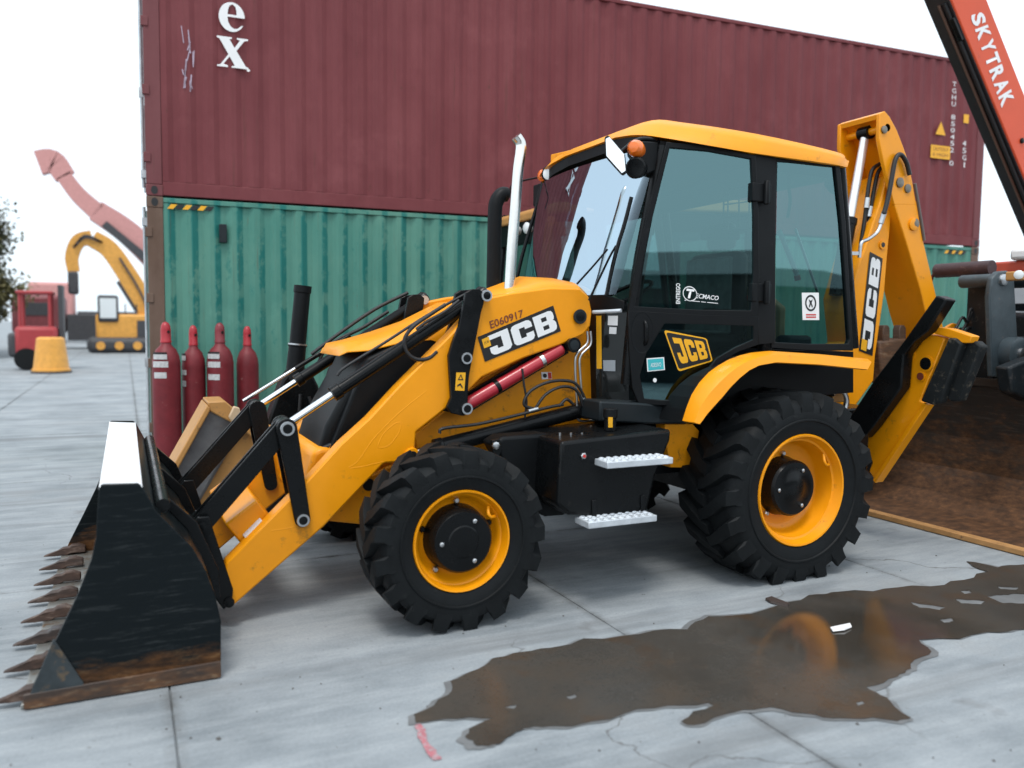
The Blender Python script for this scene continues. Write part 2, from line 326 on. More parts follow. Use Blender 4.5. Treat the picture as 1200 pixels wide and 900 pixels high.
holes = [[(985,108),(1050,118),(1040,123),(1000,118)],[(1070,103),(1125,106),(1120,112),(1080,110)],[(1130,97),(1180,92),(1240,95),(1230,112),(1160,110)],[(212,308),(236,303),(232,311)],[(1150,78),(1190,80),(1186,84),(1156,83)],[(330,288),(346,284),(350,289),(338,293)],[(1080,88),(1096,86),(1100,90),(1086,92)],[(880,300),(893,297),(897,302),(885,305)],[(1040,142),(1062,139),(1066,144),(1048,147)]]
wet = sheet('puddle', [fract(gz(outer), .13, 2, 4)]+[fract(gz(h), .12, 3, 9+i) for i, h in enumerate(holes)], .0055, WET)
tag(wet, 'large dark wet patch spreading over the concrete in the foreground', None, None, 'structure')
def grow(L_, d, c):
    return [Vector(p)+(Vector(p)-c).normalized()*d*random.uniform(.3, 1.5) for p in L_]
random.seed(12)
dmp = sheet('damp_margin', [fract(grow(gz(outer), .028, Vector((1.3, -.6))), .13, 2, 4)], .0032, DAMP, wet)
random.seed(7)

# ------------------------------------------------------------------ decals
def quad(c, offs):
    """bilinear map of the unit square (u right, v up) on corners TL,TR,BR,BL; offs along the face normal"""
    TL, TR, BR, BL = [Vector(p) for p in c]; n = (TR-BL).cross(TL-BR).normalized()
    if n.dot(_C-TL) < 0: n = -n
    return lambda u, v, k=1: (BL*(1-u)*(1-v)+BR*u*(1-v)+TR*u*v+TL*(1-u)*v)+n*offs*k
def flat(name, q, polys, mat, parent, k=1):
    """polys: list of (outer, hole, hole...) in unit-square coordinates"""
    bm = BM()
    for loops in polys:
        E = []; 
        for lp in loops:
            vs = [bm.verts.new((p[0], p[1], 0)) for p in lp]
            for i in range(len(vs)): E.append(bm.edges.new((vs[i], vs[(i+1) % len(vs)])))
        bmesh.ops.triangle_fill(bm, edges=E, use_beauty=True, use_dissolve=False, normal=(0, 0, 1))
    for v in bm.verts: v.co = q(v.co.x, v.co.y, k)
    return fin(name, bm, mat, parent)
def rrect(x0, y0, x1, y1, r=0, n=4, asp=1):
    if not r: return [(x0, y0), (x1, y0), (x1, y1), (x0, y1)]
    o = []
    for cx, cy, a in ((x1-r, y0+r*asp, -90), (x1-r, y1-r*asp, 0), (x0+r, y1-r*asp, 90), (x0+r, y0+r*asp, 180)):
        for k in range(n+1): t = R(a+90*k/n); o.append((cx+r*math.cos(t), cy+r*asp*math.sin(t)))
    return o
def letters_jcb(x0, x1, y0, y1, gap=.06):
    W = (x1-x0-2*gap*(x1-x0))/3; g = gap*(x1-x0); H = y1-y0; out = []
    def tr(L, i): return [(x0+i*(W+g)+p[0]*W, y0+p[1]*H) for p in L]
    J = [(.05,1),(1,1),(1,.16),(.9,.04),(.78,0),(.24,0),(.1,.04),(0,.16),(0,.42),(.36,.42),(.36,.26),(.62,.26),(.62,.78),(.05,.78)]
    Cc = [(.22,0),(.8,0),(.92,.04),(1,.16),(1,.4),(.64,.4),(.64,.26),(.37,.26),(.37,.74),(.64,.74),(.64,.62),(1,.62),(1,.84),(.92,.96),(.8,1),(.22,1),(.08,.96),(0,.84),(0,.16),(.08,.04)]
    B = [(0,0),(.8,0),(.94,.05),(1,.18),(1,.38),(.95,.48),(.88,.52),(.95,.56),(.98,.66),(.98,.84),(.92,.96),(.78,1),(0,1)]
    B1 = [(.36,.2),(.64,.2),(.64,.4),(.36,.4)]; B2 = [(.36,.6),(.62,.6),(.62,.8),(.36,.8)]
    out.append((tr(J, 0),)); out.append((tr(Cc, 1),)); out.append((tr(B, 2), tr(B1, 2), tr(B2, 2))); return out
def text(name, s, q, box, mat, parent, k=2, bold=.0, shear=0):
    cu = bpy.data.curves.new('t', 'FONT'); cu.body = s; cu.offset = bold; cu.shear = shear; cu.resolution_u = 3
    ob = bpy.data.objects.new('t', cu); COL.objects.link(ob)
    me = bpy.data.meshes.new_from_object(ob.evaluated_get(bpy.context.evaluated_depsgraph_get()))
    bpy.data.objects.remove(ob); bpy.data.curves.remove(cu)
    xs = [v.co.x for v in me.vertices]; ys = [v.co.y for v in me.vertices]
    ax, bx, ay, by = min(xs), max(xs), min(ys), max(ys); x0, y0, x1, y1 = box
    for v in me.vertices:
        v.co = q(x0+(v.co.x-ax)/(bx-ax)*(x1-x0), y0+(v.co.y-ay)/(by-ay)*(y1-y0), k)
    me.name = name; me.materials.clear(); me.materials.append(mat)
    for p in me.polygons: p.material_index = 0
    o = bpy.data.objects.new(name, me); return link(o, parent)
FULL = [(0, 0), (1, 0), (1, 1), (0, 1)]
# ------------------------------------------------------------------ shipping containers (40 foot, stacked)
PHI = -.0726; X0, Y0 = -1.2686, 5.9064; CL, CH, CW = 12.25, 2.88, 2.44
def paint_container(name, col, pale, rust, stripe=None):
    mt, t, b = node_mat(name); L = t.links.new
    tc = t.nodes.new('ShaderNodeTexCoord')
    def noise(s, sc=(1, 1, 1), d=7, r=.65):
        mp = t.nodes.new('ShaderNodeMapping'); mp.inputs['Scale'].default_value = sc; L(tc.outputs['Object'], mp.inputs[0])
        n = t.nodes.new('ShaderNodeTexNoise'); n.inputs['Scale'].default_value = s; n.inputs['Detail'].default_value = d; n.inputs['Roughness'].default_value = r; L(mp.outputs[0], n.inputs[0]); return n.outputs[0]
    def rng(v, a, c, lo, hi):
        r = t.nodes.new('ShaderNodeMapRange'); r.inputs[1].default_value = a; r.inputs[2].default_value = c; r.inputs[3].default_value = lo; r.inputs[4].default_value = hi; L(v, r.inputs[0]); return r.outputs[0]
    def mix(f, a, c):
        q = t.nodes.new('ShaderNodeMix'); q.data_type = 'RGBA'; L(f, q.inputs[0])
        for i, s in ((6, a), (7, c)):
            if isinstance(s, tuple): q.inputs[i].default_value = (*s, 1)
            else: L(s, q.inputs[i])
        return q.outputs[2]
    c = mix(rng(noise(1.2, (1, 1, .5)), .35, .65, 0, 1), col, pale)
    c = mix(rng(noise(2.5, (3, 3, .25)), .5, .75, 0, .45), c, tuple(k*.8 for k in col))
    if stripe:
        sx = t.nodes.new('ShaderNodeSeparateXYZ'); L(tc.outputs['Object'], sx.inputs[0])
        def mth(op, a, b_=0.0, c_=0.0):
            q = t.nodes.new('ShaderNodeMath'); q.operation = op
            for i, v in enumerate((a, b_, c_)):
                if isinstance(v, (int, float)): q.inputs[i].default_value = v
                else: L(v, q.inputs[i])
            return q.outputs[0]
        fx = mth('FRACT', mth('MULTIPLY_ADD', sx.outputs[0], 1/.232, -.16/.232+.02))
        band = mth('MULTIPLY', rng(fx, .18, .26, 0, 1), rng(fx, .56, .48, 0, 1))
        hz = mth('MULTIPLY', rng(sx.outputs[2], .9, 1.7, 0, 1), rng(sx.outputs[0], 5.5, 3.0, .35, 1))
        blot = rng(noise(1.5, (2.2, 1, 1.6), 9, .72), .43, .5, 0, 1)
        c = mix(mth('MULTIPLY', mth('MULTIPLY', band, hz), mth('MULTIPLY', blot, .85)), c, stripe)
        c = mix(rng(noise(3.2, (1.6, 1, .8), 9, .75), .58, .64, 0, .5), c, stripe)
    c = mix(rng(noise(5, (2, 2, .6), 10, .75), .63, .71, 0, .85), c, rust)
    c = mix(rng(noise(7, (3, 3, .12), 8, .7), .6, .72, 0, .5), c, rust)
    c = mix(rng(noise(.8, (1, 1, 1), 8, .7), .55, .75, 0, .35), c, tuple(min(1, k*1.5+.03) for k in pale))
    L(c, b.inputs['Base Color']); b.inputs['Roughness'].default_value = .55; b.inputs['Specular IOR Level'].default_value = .22
    bp = t.nodes.new('ShaderNodeBump'); bp.inputs['Strength'].default_value = .3; bp.inputs['Distance'].default_value = .03; L(noise(2.0, (1, 1, 1), 3), bp.inputs['Height']); L(bp.outputs[0], b.inputs['Normal'])
    return mt
CRED = paint_container('container_maroon', (.15, .034, .039), (.19, .05, .055), (.08, .035, .025))
CGRN = paint_container('container_green', (.068, .222, .178), (.115, .272, .21), (.12, .065, .03), (.006, .15, .135))
CRUST = paint_container('container_rusty_post', (.11, .065, .045), (.19, .13, .1), (.055, .03, .018))
CREDP = paint_container('container_maroon_post', (.15, .046, .05), (.19, .066, .07), (.1, .045, .035))
DOORST = mk('zinc_lock_bar', (.5, .52, .54), .45, .6, var=.2, dirt=(.25, .2, .16), dirt_amt=.3, scale=8)
def corr(bm, x0, x1, z0, z1, pitch=.232, depth=.028, sd=0):
    xs = []; x = x0; a = .059; s = .056
    while x < x1-.001:
        for dx, y in ((0, .012), (a, .012), (a+s, .012+depth), (2*a+s, .012+depth)):
            if x+dx < x1: xs.append((x+dx, y))
        x += pitch
    xs.append((x1, .012))
    nz = 14; rows = []
    for k in range(nz+1):
        z = z0+(z1-z0)*k/nz; fade = math.sin(math.pi*k/nz)
        rows.append([bm.verts.new((x, y+fade*(.009*mnoise.noise((x*.9, sd, z*.9))+.007*mnoise.noise((x*2.7, sd+5, z*2.1))), z)) for x, y in xs])
    for A, B in zip(rows, rows[1:]):
        for i in range(len(xs)-1): bm.faces.new((A[i], A[i+1], B[i+1], B[i]))
def container(name, z, mats, label, hazard):
    MM, PP = mats
    c = bpy.data.objects.new(name, None); COL.objects.link(c); c.location = (X0, Y0, z); c.rotation_euler[2] = PHI; tag(c, label, 'container', 'stacked shipping containers')
    bm = BM(); corr(bm, .16, CL-.16, .16, CH-.065, depth=.032 if hazard else .025, sd=3 if hazard else 11); fin('side_panel', bm, MM, c)
    for x0, x1 in ((0, .158), (CL-.158, CL)):
        box('corner_post', (x0, 0, .12), (x1, .10, CH-.12), PP, c, .008); box('corner_post', (x0, CW-.1, .12), (x1, CW, CH-.12), PP, c, .008)
        for y0 in (0, CW-.162):
            for z0 in (0, CH-.12):
                bm = BM(); add_box(bm, (x0-.004, y0-.004, z0), (x1+.004, y0+.164, z0+.118)); k = fin('corner_casting', bm, PP, c, None, .008)
                bm = BM(); xm = (x0+x1)/2
                add_lathe(bm, (xm, y0-.0075, z0+.06), (0, 1, 0), [(0, .034), (.002, .034)], 16)
                for v in bm.verts: v.co.z = z0+.06+(v.co.z-z0-.06)*1.3
                if y0 == 0: fin('casting_hole', bm, DBLK, k)
                else: bm.free()
    for z0, z1, nm in ((.01, .155, 'bottom_rail'), (CH-.062, CH-.01, 'top_rail')):
        for y0 in (.006, CW-.066): box(nm, (.158, y0, z0), (CL-.158, y0+.06, z1), MM, c, .006)
    box('roof_panel', (.03, .03, CH-.03), (CL-.03, CW-.03, CH-.012), MM, c, 0); box('floor_pan', (.1, .05, .06), (CL-.1, CW-.05, .12), DGREY, c, 0)
    box('back_panel', (.16, CW-.05, .12), (CL-.16, CW-.02, CH-.05), MM, c, 0); box('end_wall', (CL-.05, .1, .12), (CL-.02, CW-.1, CH-.05), MM, c, 0)
    for k in range(2):
        y0 = .105+k*1.12; d = box('cargo_door', (.02, y0, .14), (.06, y0+1.105, CH-.14), MM, c, .006)
        for yy in (.06, .42): 
            bm = BM(); add_tube(bm, (-.035, y0+yy, .1), (-.035, y0+yy, CH-.1), .017, 10); add_box(bm, (-.06, y0+yy-.02, 1.05), (-.02, y0+yy+.02, 1.15)); add_box(bm, (-.055, y0+yy-.05, .2), (.02, y0+yy+.05, .28)); add_box(bm, (-.055, y0+yy-.05, CH-.3), (.02, y0+yy+.05, CH-.22)); fin('lock_bar', bm, DOORST, d)
    for k in range(4): box('door_hinge', (-.02, -.012, .35+k*.7), (.05, .06, .45+k*.7), PP, c, .004)
    if hazard:
        for k, xx in enumerate((.2, CL-.75)):
            for j in range(6):
                bm = BM(); a = xx+j*.075; pts = [(a, CH-.125), (a+.06, CH-.125), (a+.1, CH-.075), (a+.04, CH-.075)]
                pr_y(bm, pts, .001, .005); fin('hazard_stripe', bm, DYEL if j % 2 == 0 else DBLK, c)
        box('vent', (.72, -.012, 2.42), (.8, .02, 2.62), DGREY, c, .006)
    return c
cg = container('green_container', 0.0, (CGRN, CRUST), 'green corrugated shipping container at the bottom of the stack', True)
cr = container('maroon_container', CH+.004, (CRED, CREDP), 'maroon corrugated shipping container stacked on the green one', False)
# prints on the maroon container, in its own frame
_n = Vector((-math.sin(PHI), math.cos(PHI), 0)); _p = Vector((X0, Y0, 0))
def cl(u, v, d=0):
    q = TP(u, v, _p+_n*.012, _n)-Vector((X0, Y0, CH+.004)); q = Matrix.Rotation(-PHI, 3, 'Z') @ q; return Vector((q.x, .006+d, q.z))
def crect(u0, v0, u1, v1):
    a, b = cl(u0, v0), cl(u1, v1); f = lambda x, y, k=1: Vector((a.x+(b.x-a.x)*x, -.002-.0025*k, b.z+(a.z-b.z)*y)); return f
def ell(cx, cy, rx, ry, n=28, a0=0, a1=360): return [(cx+rx*math.cos(R(a0+(a1-a0)*k/n)), cy+ry*math.sin(R(a0+(a1-a0)*k/n))) for k in range(n if a1-a0 == 360 else n+1)]
q = crect(256, 1, 287, 40)
bowl = ell(.5, .5, .5, .5, 30, 0, 318); inn = ell(.52, .47, .3, .42, 20, 305, 200-0)
eo = ell(.5, .5, .5, .5, 30, 8, 322); ei = [(.93,.2),(.82,.13),(.68,.1),(.52,.12),(.4,.2),(.33,.32),(.3,.48)]
flat('letter_e', q, [(eo+ei+[(.98,.5)],)] , WHT, cr) if False else None
eo = [(1.0,.56)]+ell(.5, .5, .5, .5, 30, 12, 330)[1:]+[(.86,.24),(.72,.13),(.58,.11),(.45,.18),(.36,.32),(.33,.5),(.99,.5)]
flat('letter_e', q, [(eo, ell(.54, .62, .2, .0, 4)[:0] or [(.34,.58),(.68,.58),(.68,.72),(.64,.86),(.53,.93),(.42,.88),(.36,.74)])], WHT, cr)
q = crect(254, 42, 291, 82)
X = [(0,1),(.48,1),(.48,.95),(.4,.93),(.56,.66),(.72,.9),(.74,.93),(.64,.95),(.64,1),(1,1),(1,.95),(.88,.92),(.62,.57),(.92,.08),(1,.05),(1,0),(.46,0),(.46,.05),(.56,.07),(.4,.36),(.2,.1),(.34,.06),(.34,0),(0,0),(0,.05),(.1,.07),(.36,.43),(.08,.92),(0,.95)]
flat('letter_x', q, [(X,)], WHT, cr)
flat('full_stop', crect(289, 81, 293, 85), [(ell(.5, .5, .5, .5, 10),)], WHT, cr)
s1 = 'TGHU 850452 0'
for i, ch in enumerate(s1):
    if ch != ' ':
        v = 96+i*7.7; uu = 1117.5-i*.3; text('container_number', ch, crect(uu-2.2, v, uu+2.2, v+6), (0, 0, 1, 1), WHT, cr, 1)
for i, ch in enumerate('45G1'):
    v = 165+i*8.4; text('size_code', ch, crect(1127, v, 1131, v+6.5), (.35, 0, .65, 1) if ch == '1' else (0, 0, 1, 1), WHT, cr, 1)
flat('warning_triangle', crect(1096, 142, 1107, 159), [([(0, 0), (1, 0), (.5, 1)],)], DYEL, cr)
qq = crect(1090, 169.5, 1112, 187.5); pl = flat('warning_plate', qq, [(FULL,)], DYEL, cr)
for r_ in range(2): text('plate_text', ('CAUTION 9', "6 HIGH")[r_], qq, (.12, .58-.42*r_, .88, .86-.42*r_), DDRED, pl, 1.4)
flat('height_plate', crect(1128.5, 134, 1134, 145), [(FULL,)], DYEL, cr)
# scraped graffiti patch at the left of the maroon side
bm = BM(); rnd = random.Random(3)
for k in range(16):
    a = cl(214+rnd.uniform(0, 12), 50+rnd.uniform(0, 62)); l = rnd.uniform(.05, .2); w_ = rnd.uniform(.006, .014); s_ = rnd.uniform(-.04, .04)
    bm.faces.new([bm.verts.new(p) for p in ((a.x, -.003, a.z), (a.x+w_, -.003, a.z), (a.x+w_+s_, -.003, a.z+l), (a.x+s_, -.003, a.z+l))])
fin('scratch_mark', bm, mk('pale_scrape', (.42, .34, .42), .7), cr)['kind'] = 'stuff'

# ------------------------------------------------------------------ gas cylinders in front of the green container
CYL = mk('cylinder_dull_red', (.165, .018, .024), .5, spec=.35, var=.2, dirt=(.3, .18, .17), dirt_amt=.1, scale=7, bump=.06, bscale=40)
CAPM = mk('cylinder_cap_red', (.36, .014, .024), .38, var=.1, scale=9)
LBL = mk('worn_paper_label', (.5, .5, .5), .6, var=.2, dirt=(.2, .12, .12), dirt_amt=.3, scale=30)
def cylinder(u0, u1, vtop, y, label, cap=CAPM, tags=()):
    a, b = T(u0, 460, y), T(u1, 460, y); c = (a+b)/2; r = (b-a).length/2*.96; zt = T((u0+u1)/2, vtop, y).z
    t = thing('gas_cylinder', label, 'gas cylinder', (c.x, y, 0), 'gas cylinders by the green container')
    H = zt-.24
    lathe('body', (c.x, y, 0), (0, 0, 1), [(0, r*.8), (.02, r*.96), (.05, r), (H-.2, r), (H-.19, r*1.006), (H-.12, r*.93), (H-.05, r*.72), (H-.01, r*.42), (H+.03, r*.34)], CYL, t, 28, 40)
    k = lathe('valve_cap', (c.x, y, H+.02), (0, 0, 1), [(0, r*.4), (.02, r*.4), (.025, r*.37), (.13, r*.37), (.17, r*.33), (.2, r*.2), (.21, r*.05)], cap, t, 20, 40)
    d = (_C-Vector((c.x, y, HC))); d.z = 0; d.normalize(); s = Vector((-d.y, d.x, 0))*1
    lathe('cap_hole', Vector((c.x, y, H+.13))+(d*.86+s*.5)*r*.33, d*.86+s*.5, [(0, .014), (.012, .014)], DBLK, k, 10)
    for zz, w_, h_, off, top in tags:
        bm = BM(); n = 8; vs = []
        for i in range(n+1):
            an = off+(i/n-.5)*w_; e = d*math.cos(an)+s*math.sin(an); vs.append((Vector((c.x, y, 0))+e*(r+.0025)))
        lo = [bm.verts.new((p.x, p.y, zz)) for p in vs]; hi = [bm.verts.new((p.x, p.y, zz+h_)) for p in vs]
        for i in range(n): bm.faces.new((lo[i], lo[i+1], hi[i+1], hi[i]))
        lb = fin('label', bm, LBL, t)
        if top:
            bm = BM(); lo = [bm.verts.new((p.x, p.y, zz+h_+.001)) for p in vs]; hi = [bm.verts.new((p.x, p.y, zz+h_+.022)) for p in vs]
            for i in range(n): bm.faces.new((lo[i], lo[i+1], hi[i+1], hi[i]))
            fin('label_band', bm, DBLK, lb)
    return t
cylinder(178, 213, 376, 5.30, 'leftmost red gas cylinder, with three white labels and scuffed lower half', CAPM, ((1.17, 1.1, .05, -.5, 1), (1.09, 1.25, .06, -.5, 0), (.98, 1.0, .06, -.5, 0)))
cylinder(213, 242, 380, 5.42, 'narrow red gas cylinder second from left, with small square labels', CAPM, ((1.15, .6, .05, -1.0, 1), (1.0, .7, .05, -1.0, 0), (.88, .6, .06, -1.0, 0)))
cylinder(242, 275, 377, 5.34, 'red gas cylinder with darker cap, third from left, above the tan bucket', mk('cylinder_cap_dark_red', (.2, .02, .028), .45, var=.1), ((1.17, 1.0, .05, -.55, 1), (1.08, 1.1, .06, -.55, 0), (.95, 1.0, .06, -.55, 0)))
cylinder(277, 304, 381, 5.46, 'rightmost red gas cylinder, without any label', CAPM)
# ------------------------------------------------------------------ the backhoe loader
YC = 1.19
BH = thing('backhoe_loader', 'yellow and black backhoe loader with cab, loader bucket in front and folded digging arm behind', 'backhoe loader', (1.1, YC, 0))
def my(y): return 2*YC-y          # mirror to the far side
SIDES = ((lambda y: y, 'near'), (my, 'far'))

# --- wheels
def wheel(cx, cz, yo, sgn, Rt, W, rr, nl, hubr, hubd, lugd, flat_at=0.0):
    """yo outer face, sgn +1 when the wheel extends towards +y from there"""
    d = (0, sgn, 0); o = Vector((cx, yo, cz))
    # rim
    rim = lathe('wheel', o, d, [(.03, rr*1.0), (.012, rr*1.0), (.004, rr*.985), (.006, rr*.955), (.03, rr*.93), (.055, rr*.9), (.06, rr*.865), (hubd-.02, rr*.82), (hubd, rr*.78), (hubd+.012, rr*.70), (hubd+.012, hubr*.95)], YEL, BH, 48, 40, False)
    bm = BM(); add_lathe(bm, o, d, [(hubd+.05, hubr*1.1), (hubd-.02, hubr), (hubd-.09, hubr*.97), (hubd-.105, hubr*.9), (hubd-.105, hubr*.5), (hubd-.11, hubr*.46), (hubd-.112, .01)], 32)
    hub = fin('hub', bm, BLK, rim, 35)
    for k in range(3):
        a = R(60+k*120); lathe('hub_plug', o+Vector((math.cos(a)*hubr*.7, sgn*(hubd-.105), math.sin(a)*hubr*.7)), (0, -sgn, 0), [(0, .012), (.008, .012), (.012, .006)], STL, hub, 8)
    for k in range(5):
        a = R(18+k*72); lathe('wheel_nut', o+Vector((math.cos(a)*hubr*1.14, sgn*(hubd+.012), math.sin(a)*hubr*1.14)), (0, -sgn, 0), [(0, .017), (.02, .017), (.026, .011)], STL if k % 2 else BLK, rim, 6)
    a = R(35); path('valve_loop', [o+Vector((math.cos(R(a_))*rr*q_, sgn*y_, math.sin(R(a_))*rr*q_)) for a_, q_, y_ in ((28, .84, .05), (33, .74, .03), (40, .74, .03), (45, .84, .05))], .009, YEL, rim)
    # tyre carcass and lugs
    h = Rt-lugd; S = Rt-rr
    prof = [(.035, rr*.99), (.01, rr*1.01), (-.004+.0, rr+S*.18), (-.012, rr+S*.42), (-.004, rr+S*.66), (.02, h*.975), (.06, h), (W*.5, h+.006), (W-.06, h), (W-.02, h*.975), (W+.004, rr+S*.66), (W+.012, rr+S*.42), (W+.004, rr+S*.18), (W-.01, rr*1.01), (W-.035, rr*.99)]
    bm = BM(); add_lathe(bm, o, d, prof, 72, False)
    u, v = Vector((1, 0, 0)), Vector((0, 0, 1))
    def pt(a, t, r): return o+Vector((0, sgn*t, 0))+(u*math.cos(a)+v*math.sin(a))*r
    lw = 2*math.pi/nl*.5
    for side in (0, 1):
        for k in range(nl):
            a0 = 2*math.pi*(k+.5*side)/nl
            st = [(-.008, 0, rr+S*.46, rr+S*.5), (-.012, 0, rr+S*.62, rr+S*.74), (.0, 0, h*.93, Rt*.985), (.028, .02, h*.975, Rt), (W*.26, .17, h-.004, Rt), (W*.46, .30, h-.004, Rt), (W*.56, .34, h-.004, Rt*.998)]
            rings = []
            for t, da, rb, rt in st:
                tt = t if side == 0 else W-t; aa = a0+da*(9/nl)*1.6
                wd = lw*(1 if t < W*.4 else .8)
                rings.append([bm.verts.new(pt(aa-wd*.62, tt, rb)), bm.verts.new(pt(aa-wd*.45, tt, rt)), bm.verts.new(pt(aa+wd*.45, tt, rt)), bm.verts.new(pt(aa+wd*.62, tt, rb))])
            for A, B in zip(rings, rings[1:]):
                for j in range(3): bm.faces.new((A[j], A[j+1], B[j+1], B[j]))
            bm.faces.new(rings[0]); bm.faces.new(rings[-1][::-1])
    for q_ in bm.verts:
        if q_.co.z < .004: q_.co.z = .004+(q_.co.z-.004)*.02
    fin('tyre', bm, RUB, rim, 38)
    # raised ring on the sidewall
    bm = BM(); add_lathe(bm, o, d, [(-.008, rr+S*.30), (-.0165, rr+S*.32), (-.0165, rr+S*.35), (-.008, rr+S*.37)], 60, False); fin('sidewall_ring', bm, RUB, rim, 40)
    return rim
wheel(.008, .462, .08, 1, .470, .33, .262, 17, .168, .105, .042)
wheel(.008, .462, my(.08), -1, .470, .33, .262, 17, .168, .105, .042)
wheel(2.205, .562, 0, 1, .607, .45, .348, 20, .18, .18, .042)
wheel(2.205, .562, my(0), -1, .607, .45, .348, 20, .18, .18, .042)
# axles
bm = BM(); add_tube(bm, (.008, .3, .462), (.008, my(.3), .462), .075, 16); add_box(bm, (-.11, .8, .36), (.13, my(.8), .58)); fin('front_axle', bm, BLK, BH, 40)
bm = BM(); add_tube(bm, (2.205, .35, .562), (2.205, my(.35), .562), .12, 16); add_box(bm, (2.0, .8, .42), (2.42, my(.8), .75)); fin('rear_axle', bm, BLK, BH, 40)

# --- front bucket
BY0, BY1 = .016, 2.366
side = XZ([(116,571),(120,568),(162,567),(167,571),(183,599),(204,620),(225,641),(242,670),(253,700),(259,728),(259,795),(28,831),(38,805),(67,747),(90,699),(107,656),(112.5,630),(114,600)], BY0)
side = [(x, max(z, .004)) for x, z in side]
bk = plate('front_bucket', side, BY0, BY0+.026, BUCK, BH, .004); tag(bk, 'black loader bucket with rusty digging edge')
plate('end_plate', side, BY1-.026, BY1, BUCK, bk, .004)
plate('wear_strip', [side[11], (side[11][0]+.0, side[11][1]+.062), (side[10][0]-.0, side[10][1]+.075), side[10]], BY0-.012, BY0+.002, grime_mat('wear_strip_rust', (.04, .025, .018), (.14, .062, .024), (-.3, .4), .55, (.34, .25, .15), .8), bk, .004)
shell = [side[i] for i in (0, 3, 4, 5, 6, 7, 8, 9)]
prof = shell+[(side[10][0], .03), (side[10][0]-.03, .008), (side[11][0]+.02, .008)]
plate('corner_wear_plate', XZ([(28,830),(63,748),(98,799),(96,822)], BY0), BY0-.01, BY0+.002, mk('scraped_blue_grey_steel', (.05, .06, .065), .4, .5, var=.4, dirt=(.2, .13, .07), dirt_amt=.35, scale=6), bk, .003)
bm = BM(); th = .022
def offs(P, d):
    O = []
    for i, p in enumerate(P):
        a = Vector(P[max(i-1, 0)]); b = Vector(P[min(i+1, len(P)-1)]); t_ = (b-a).normalized(); O.append((p[0]+t_.y*d, p[1]-t_.x*d))
    return O
inner = offs(prof[1:], -th) if False else None
cen = Vector((sum(p[0] for p in prof)/len(prof), sum(p[1] for p in prof)/len(prof)))
body = prof[1:]
inn = [tuple(Vector(p)+(Vector((cen.x-.1, .45))-Vector(p)).normalized()*th) for p in body]
for i in range(len(body)-1):
    A = [body[i], body[i+1], inn[i+1], inn[i]]
    add_prism(bm, [(x, BY0+.02, z) for x, z in A], [(x, BY1-.02, z) for x, z in A])
fin('bucket_shell', bm, BUCK, bk)
a, b = side[0], side[3]
bm = BM(); pr_y(bm, [(a[0], a[1]-.012), (b[0], b[1]-.012), (b[0], b[1]+.004), (a[0], a[1]+.004)], BY0+.001, BY1-.001); fin('top_lip', bm, WHITISH, bk, None, .003)  # near-white top plate of the bucket
bm = BM(); pr_y(bm, [(a[0]-.004, a[1]-.05), (a[0]+.02, a[1]-.05), (a[0]+.02, a[1]-.014), (a[0]-.004, a[1]-.014)], BY0+.02, BY1-.02); fin('lip_edge', bm, BUCK, bk)
xe = side[11][0]
box('cutting_edge', (xe-.012, BY0+.004, .004), (xe+.2, BY1-.004, .026), mk('scraped_edge_steel', (.3, .3, .28), .42, .7, var=.3, dirt=(.2, .11, .05), dirt_amt=.5, scale=9), bk, .005)
tb = BM()
tooth_prof = [(.13, .02), (.13, .07), (.09, .098), (.05, .094), (.035, .075), (.0, .072), (-.03, .05), (-.095, .02), (-.115, .006), (-.05, .004), (.02, .004), (.04, .02)]
for k in range(8):
    yt = BY0+.06+k*(BY1-BY0-.12)/7; tb = BM()
    lo = [(xe+x, yt-.031*(1 if x > -.02 else .55), z*.7+.022) for x, z in tooth_prof]; hi = [(xe+x, yt+.031*(1 if x > -.02 else .55), z*.7+.022) for x, z in tooth_prof]
    add_prism(tb, lo, hi); fin('tooth', tb, TOOTH, bk, None, .008)
# ribs on the bucket back and hinge brackets
for y in (.36, 1.19, my(.36)):
    q = [side[i] for i in (4, 6, 8, 9)]; bm = BM(); pr_y(bm, [q[0], q[1], q[2], q[3], (q[3][0]+.03, q[3][1]), (q[2][0]+.045, q[2][1]+.02), (q[1][0]+.045, q[1][1]+.03), (q[0][0]+.03, q[0][1]+.02)], y-.02, y+.02); fin('back_rib', bm, BLK, bk, None, .004)
tube('lip_tube', (side[4][0]+.03, BY0+.1, side[4][1]+.0), (side[4][0]+.03, BY1-.1, side[4][1]+.0), .03, BLK, bk)

# --- loader arms and their linkage, near and far
AY = .68
arm = [(265,660),(337,587),(357,567),(400,520),(433,490),(467,453),(528,392),(566,350),(600,343),(645,337),(680,338),(690,347),(694,365),(692,382),(684,392),(660,403),(613,420),(565,442),(545,462),(530,473),(488,506),(486,530),(483,538),(474,541),(450,543),(380,617),(277,707),(268,713),(259,700)]
armxz = XZ(arm, .625)
lever = XZ([(545,343),(552,339),(561,338.5),(567,344),(566,356),(563,366),(549,440),(548,452),(547,481),(541,487),(528,484),(523,477),(528,466),(525,417),(530,400),(537,383)], .60)
J1 = T(333, 500, AY); J2 = T(351, 605, AY); JT = T(562, 347, AY); JB = T(236, 612, AY); JP = T(266, 699, AY)
JU = T(539, 419, AY); JD = T(539.5, 477, AY); RP = T(666, 404, .66)
LR0, LR1 = T(479, 532, AY), T(681, 480, AY)
pinr = .034
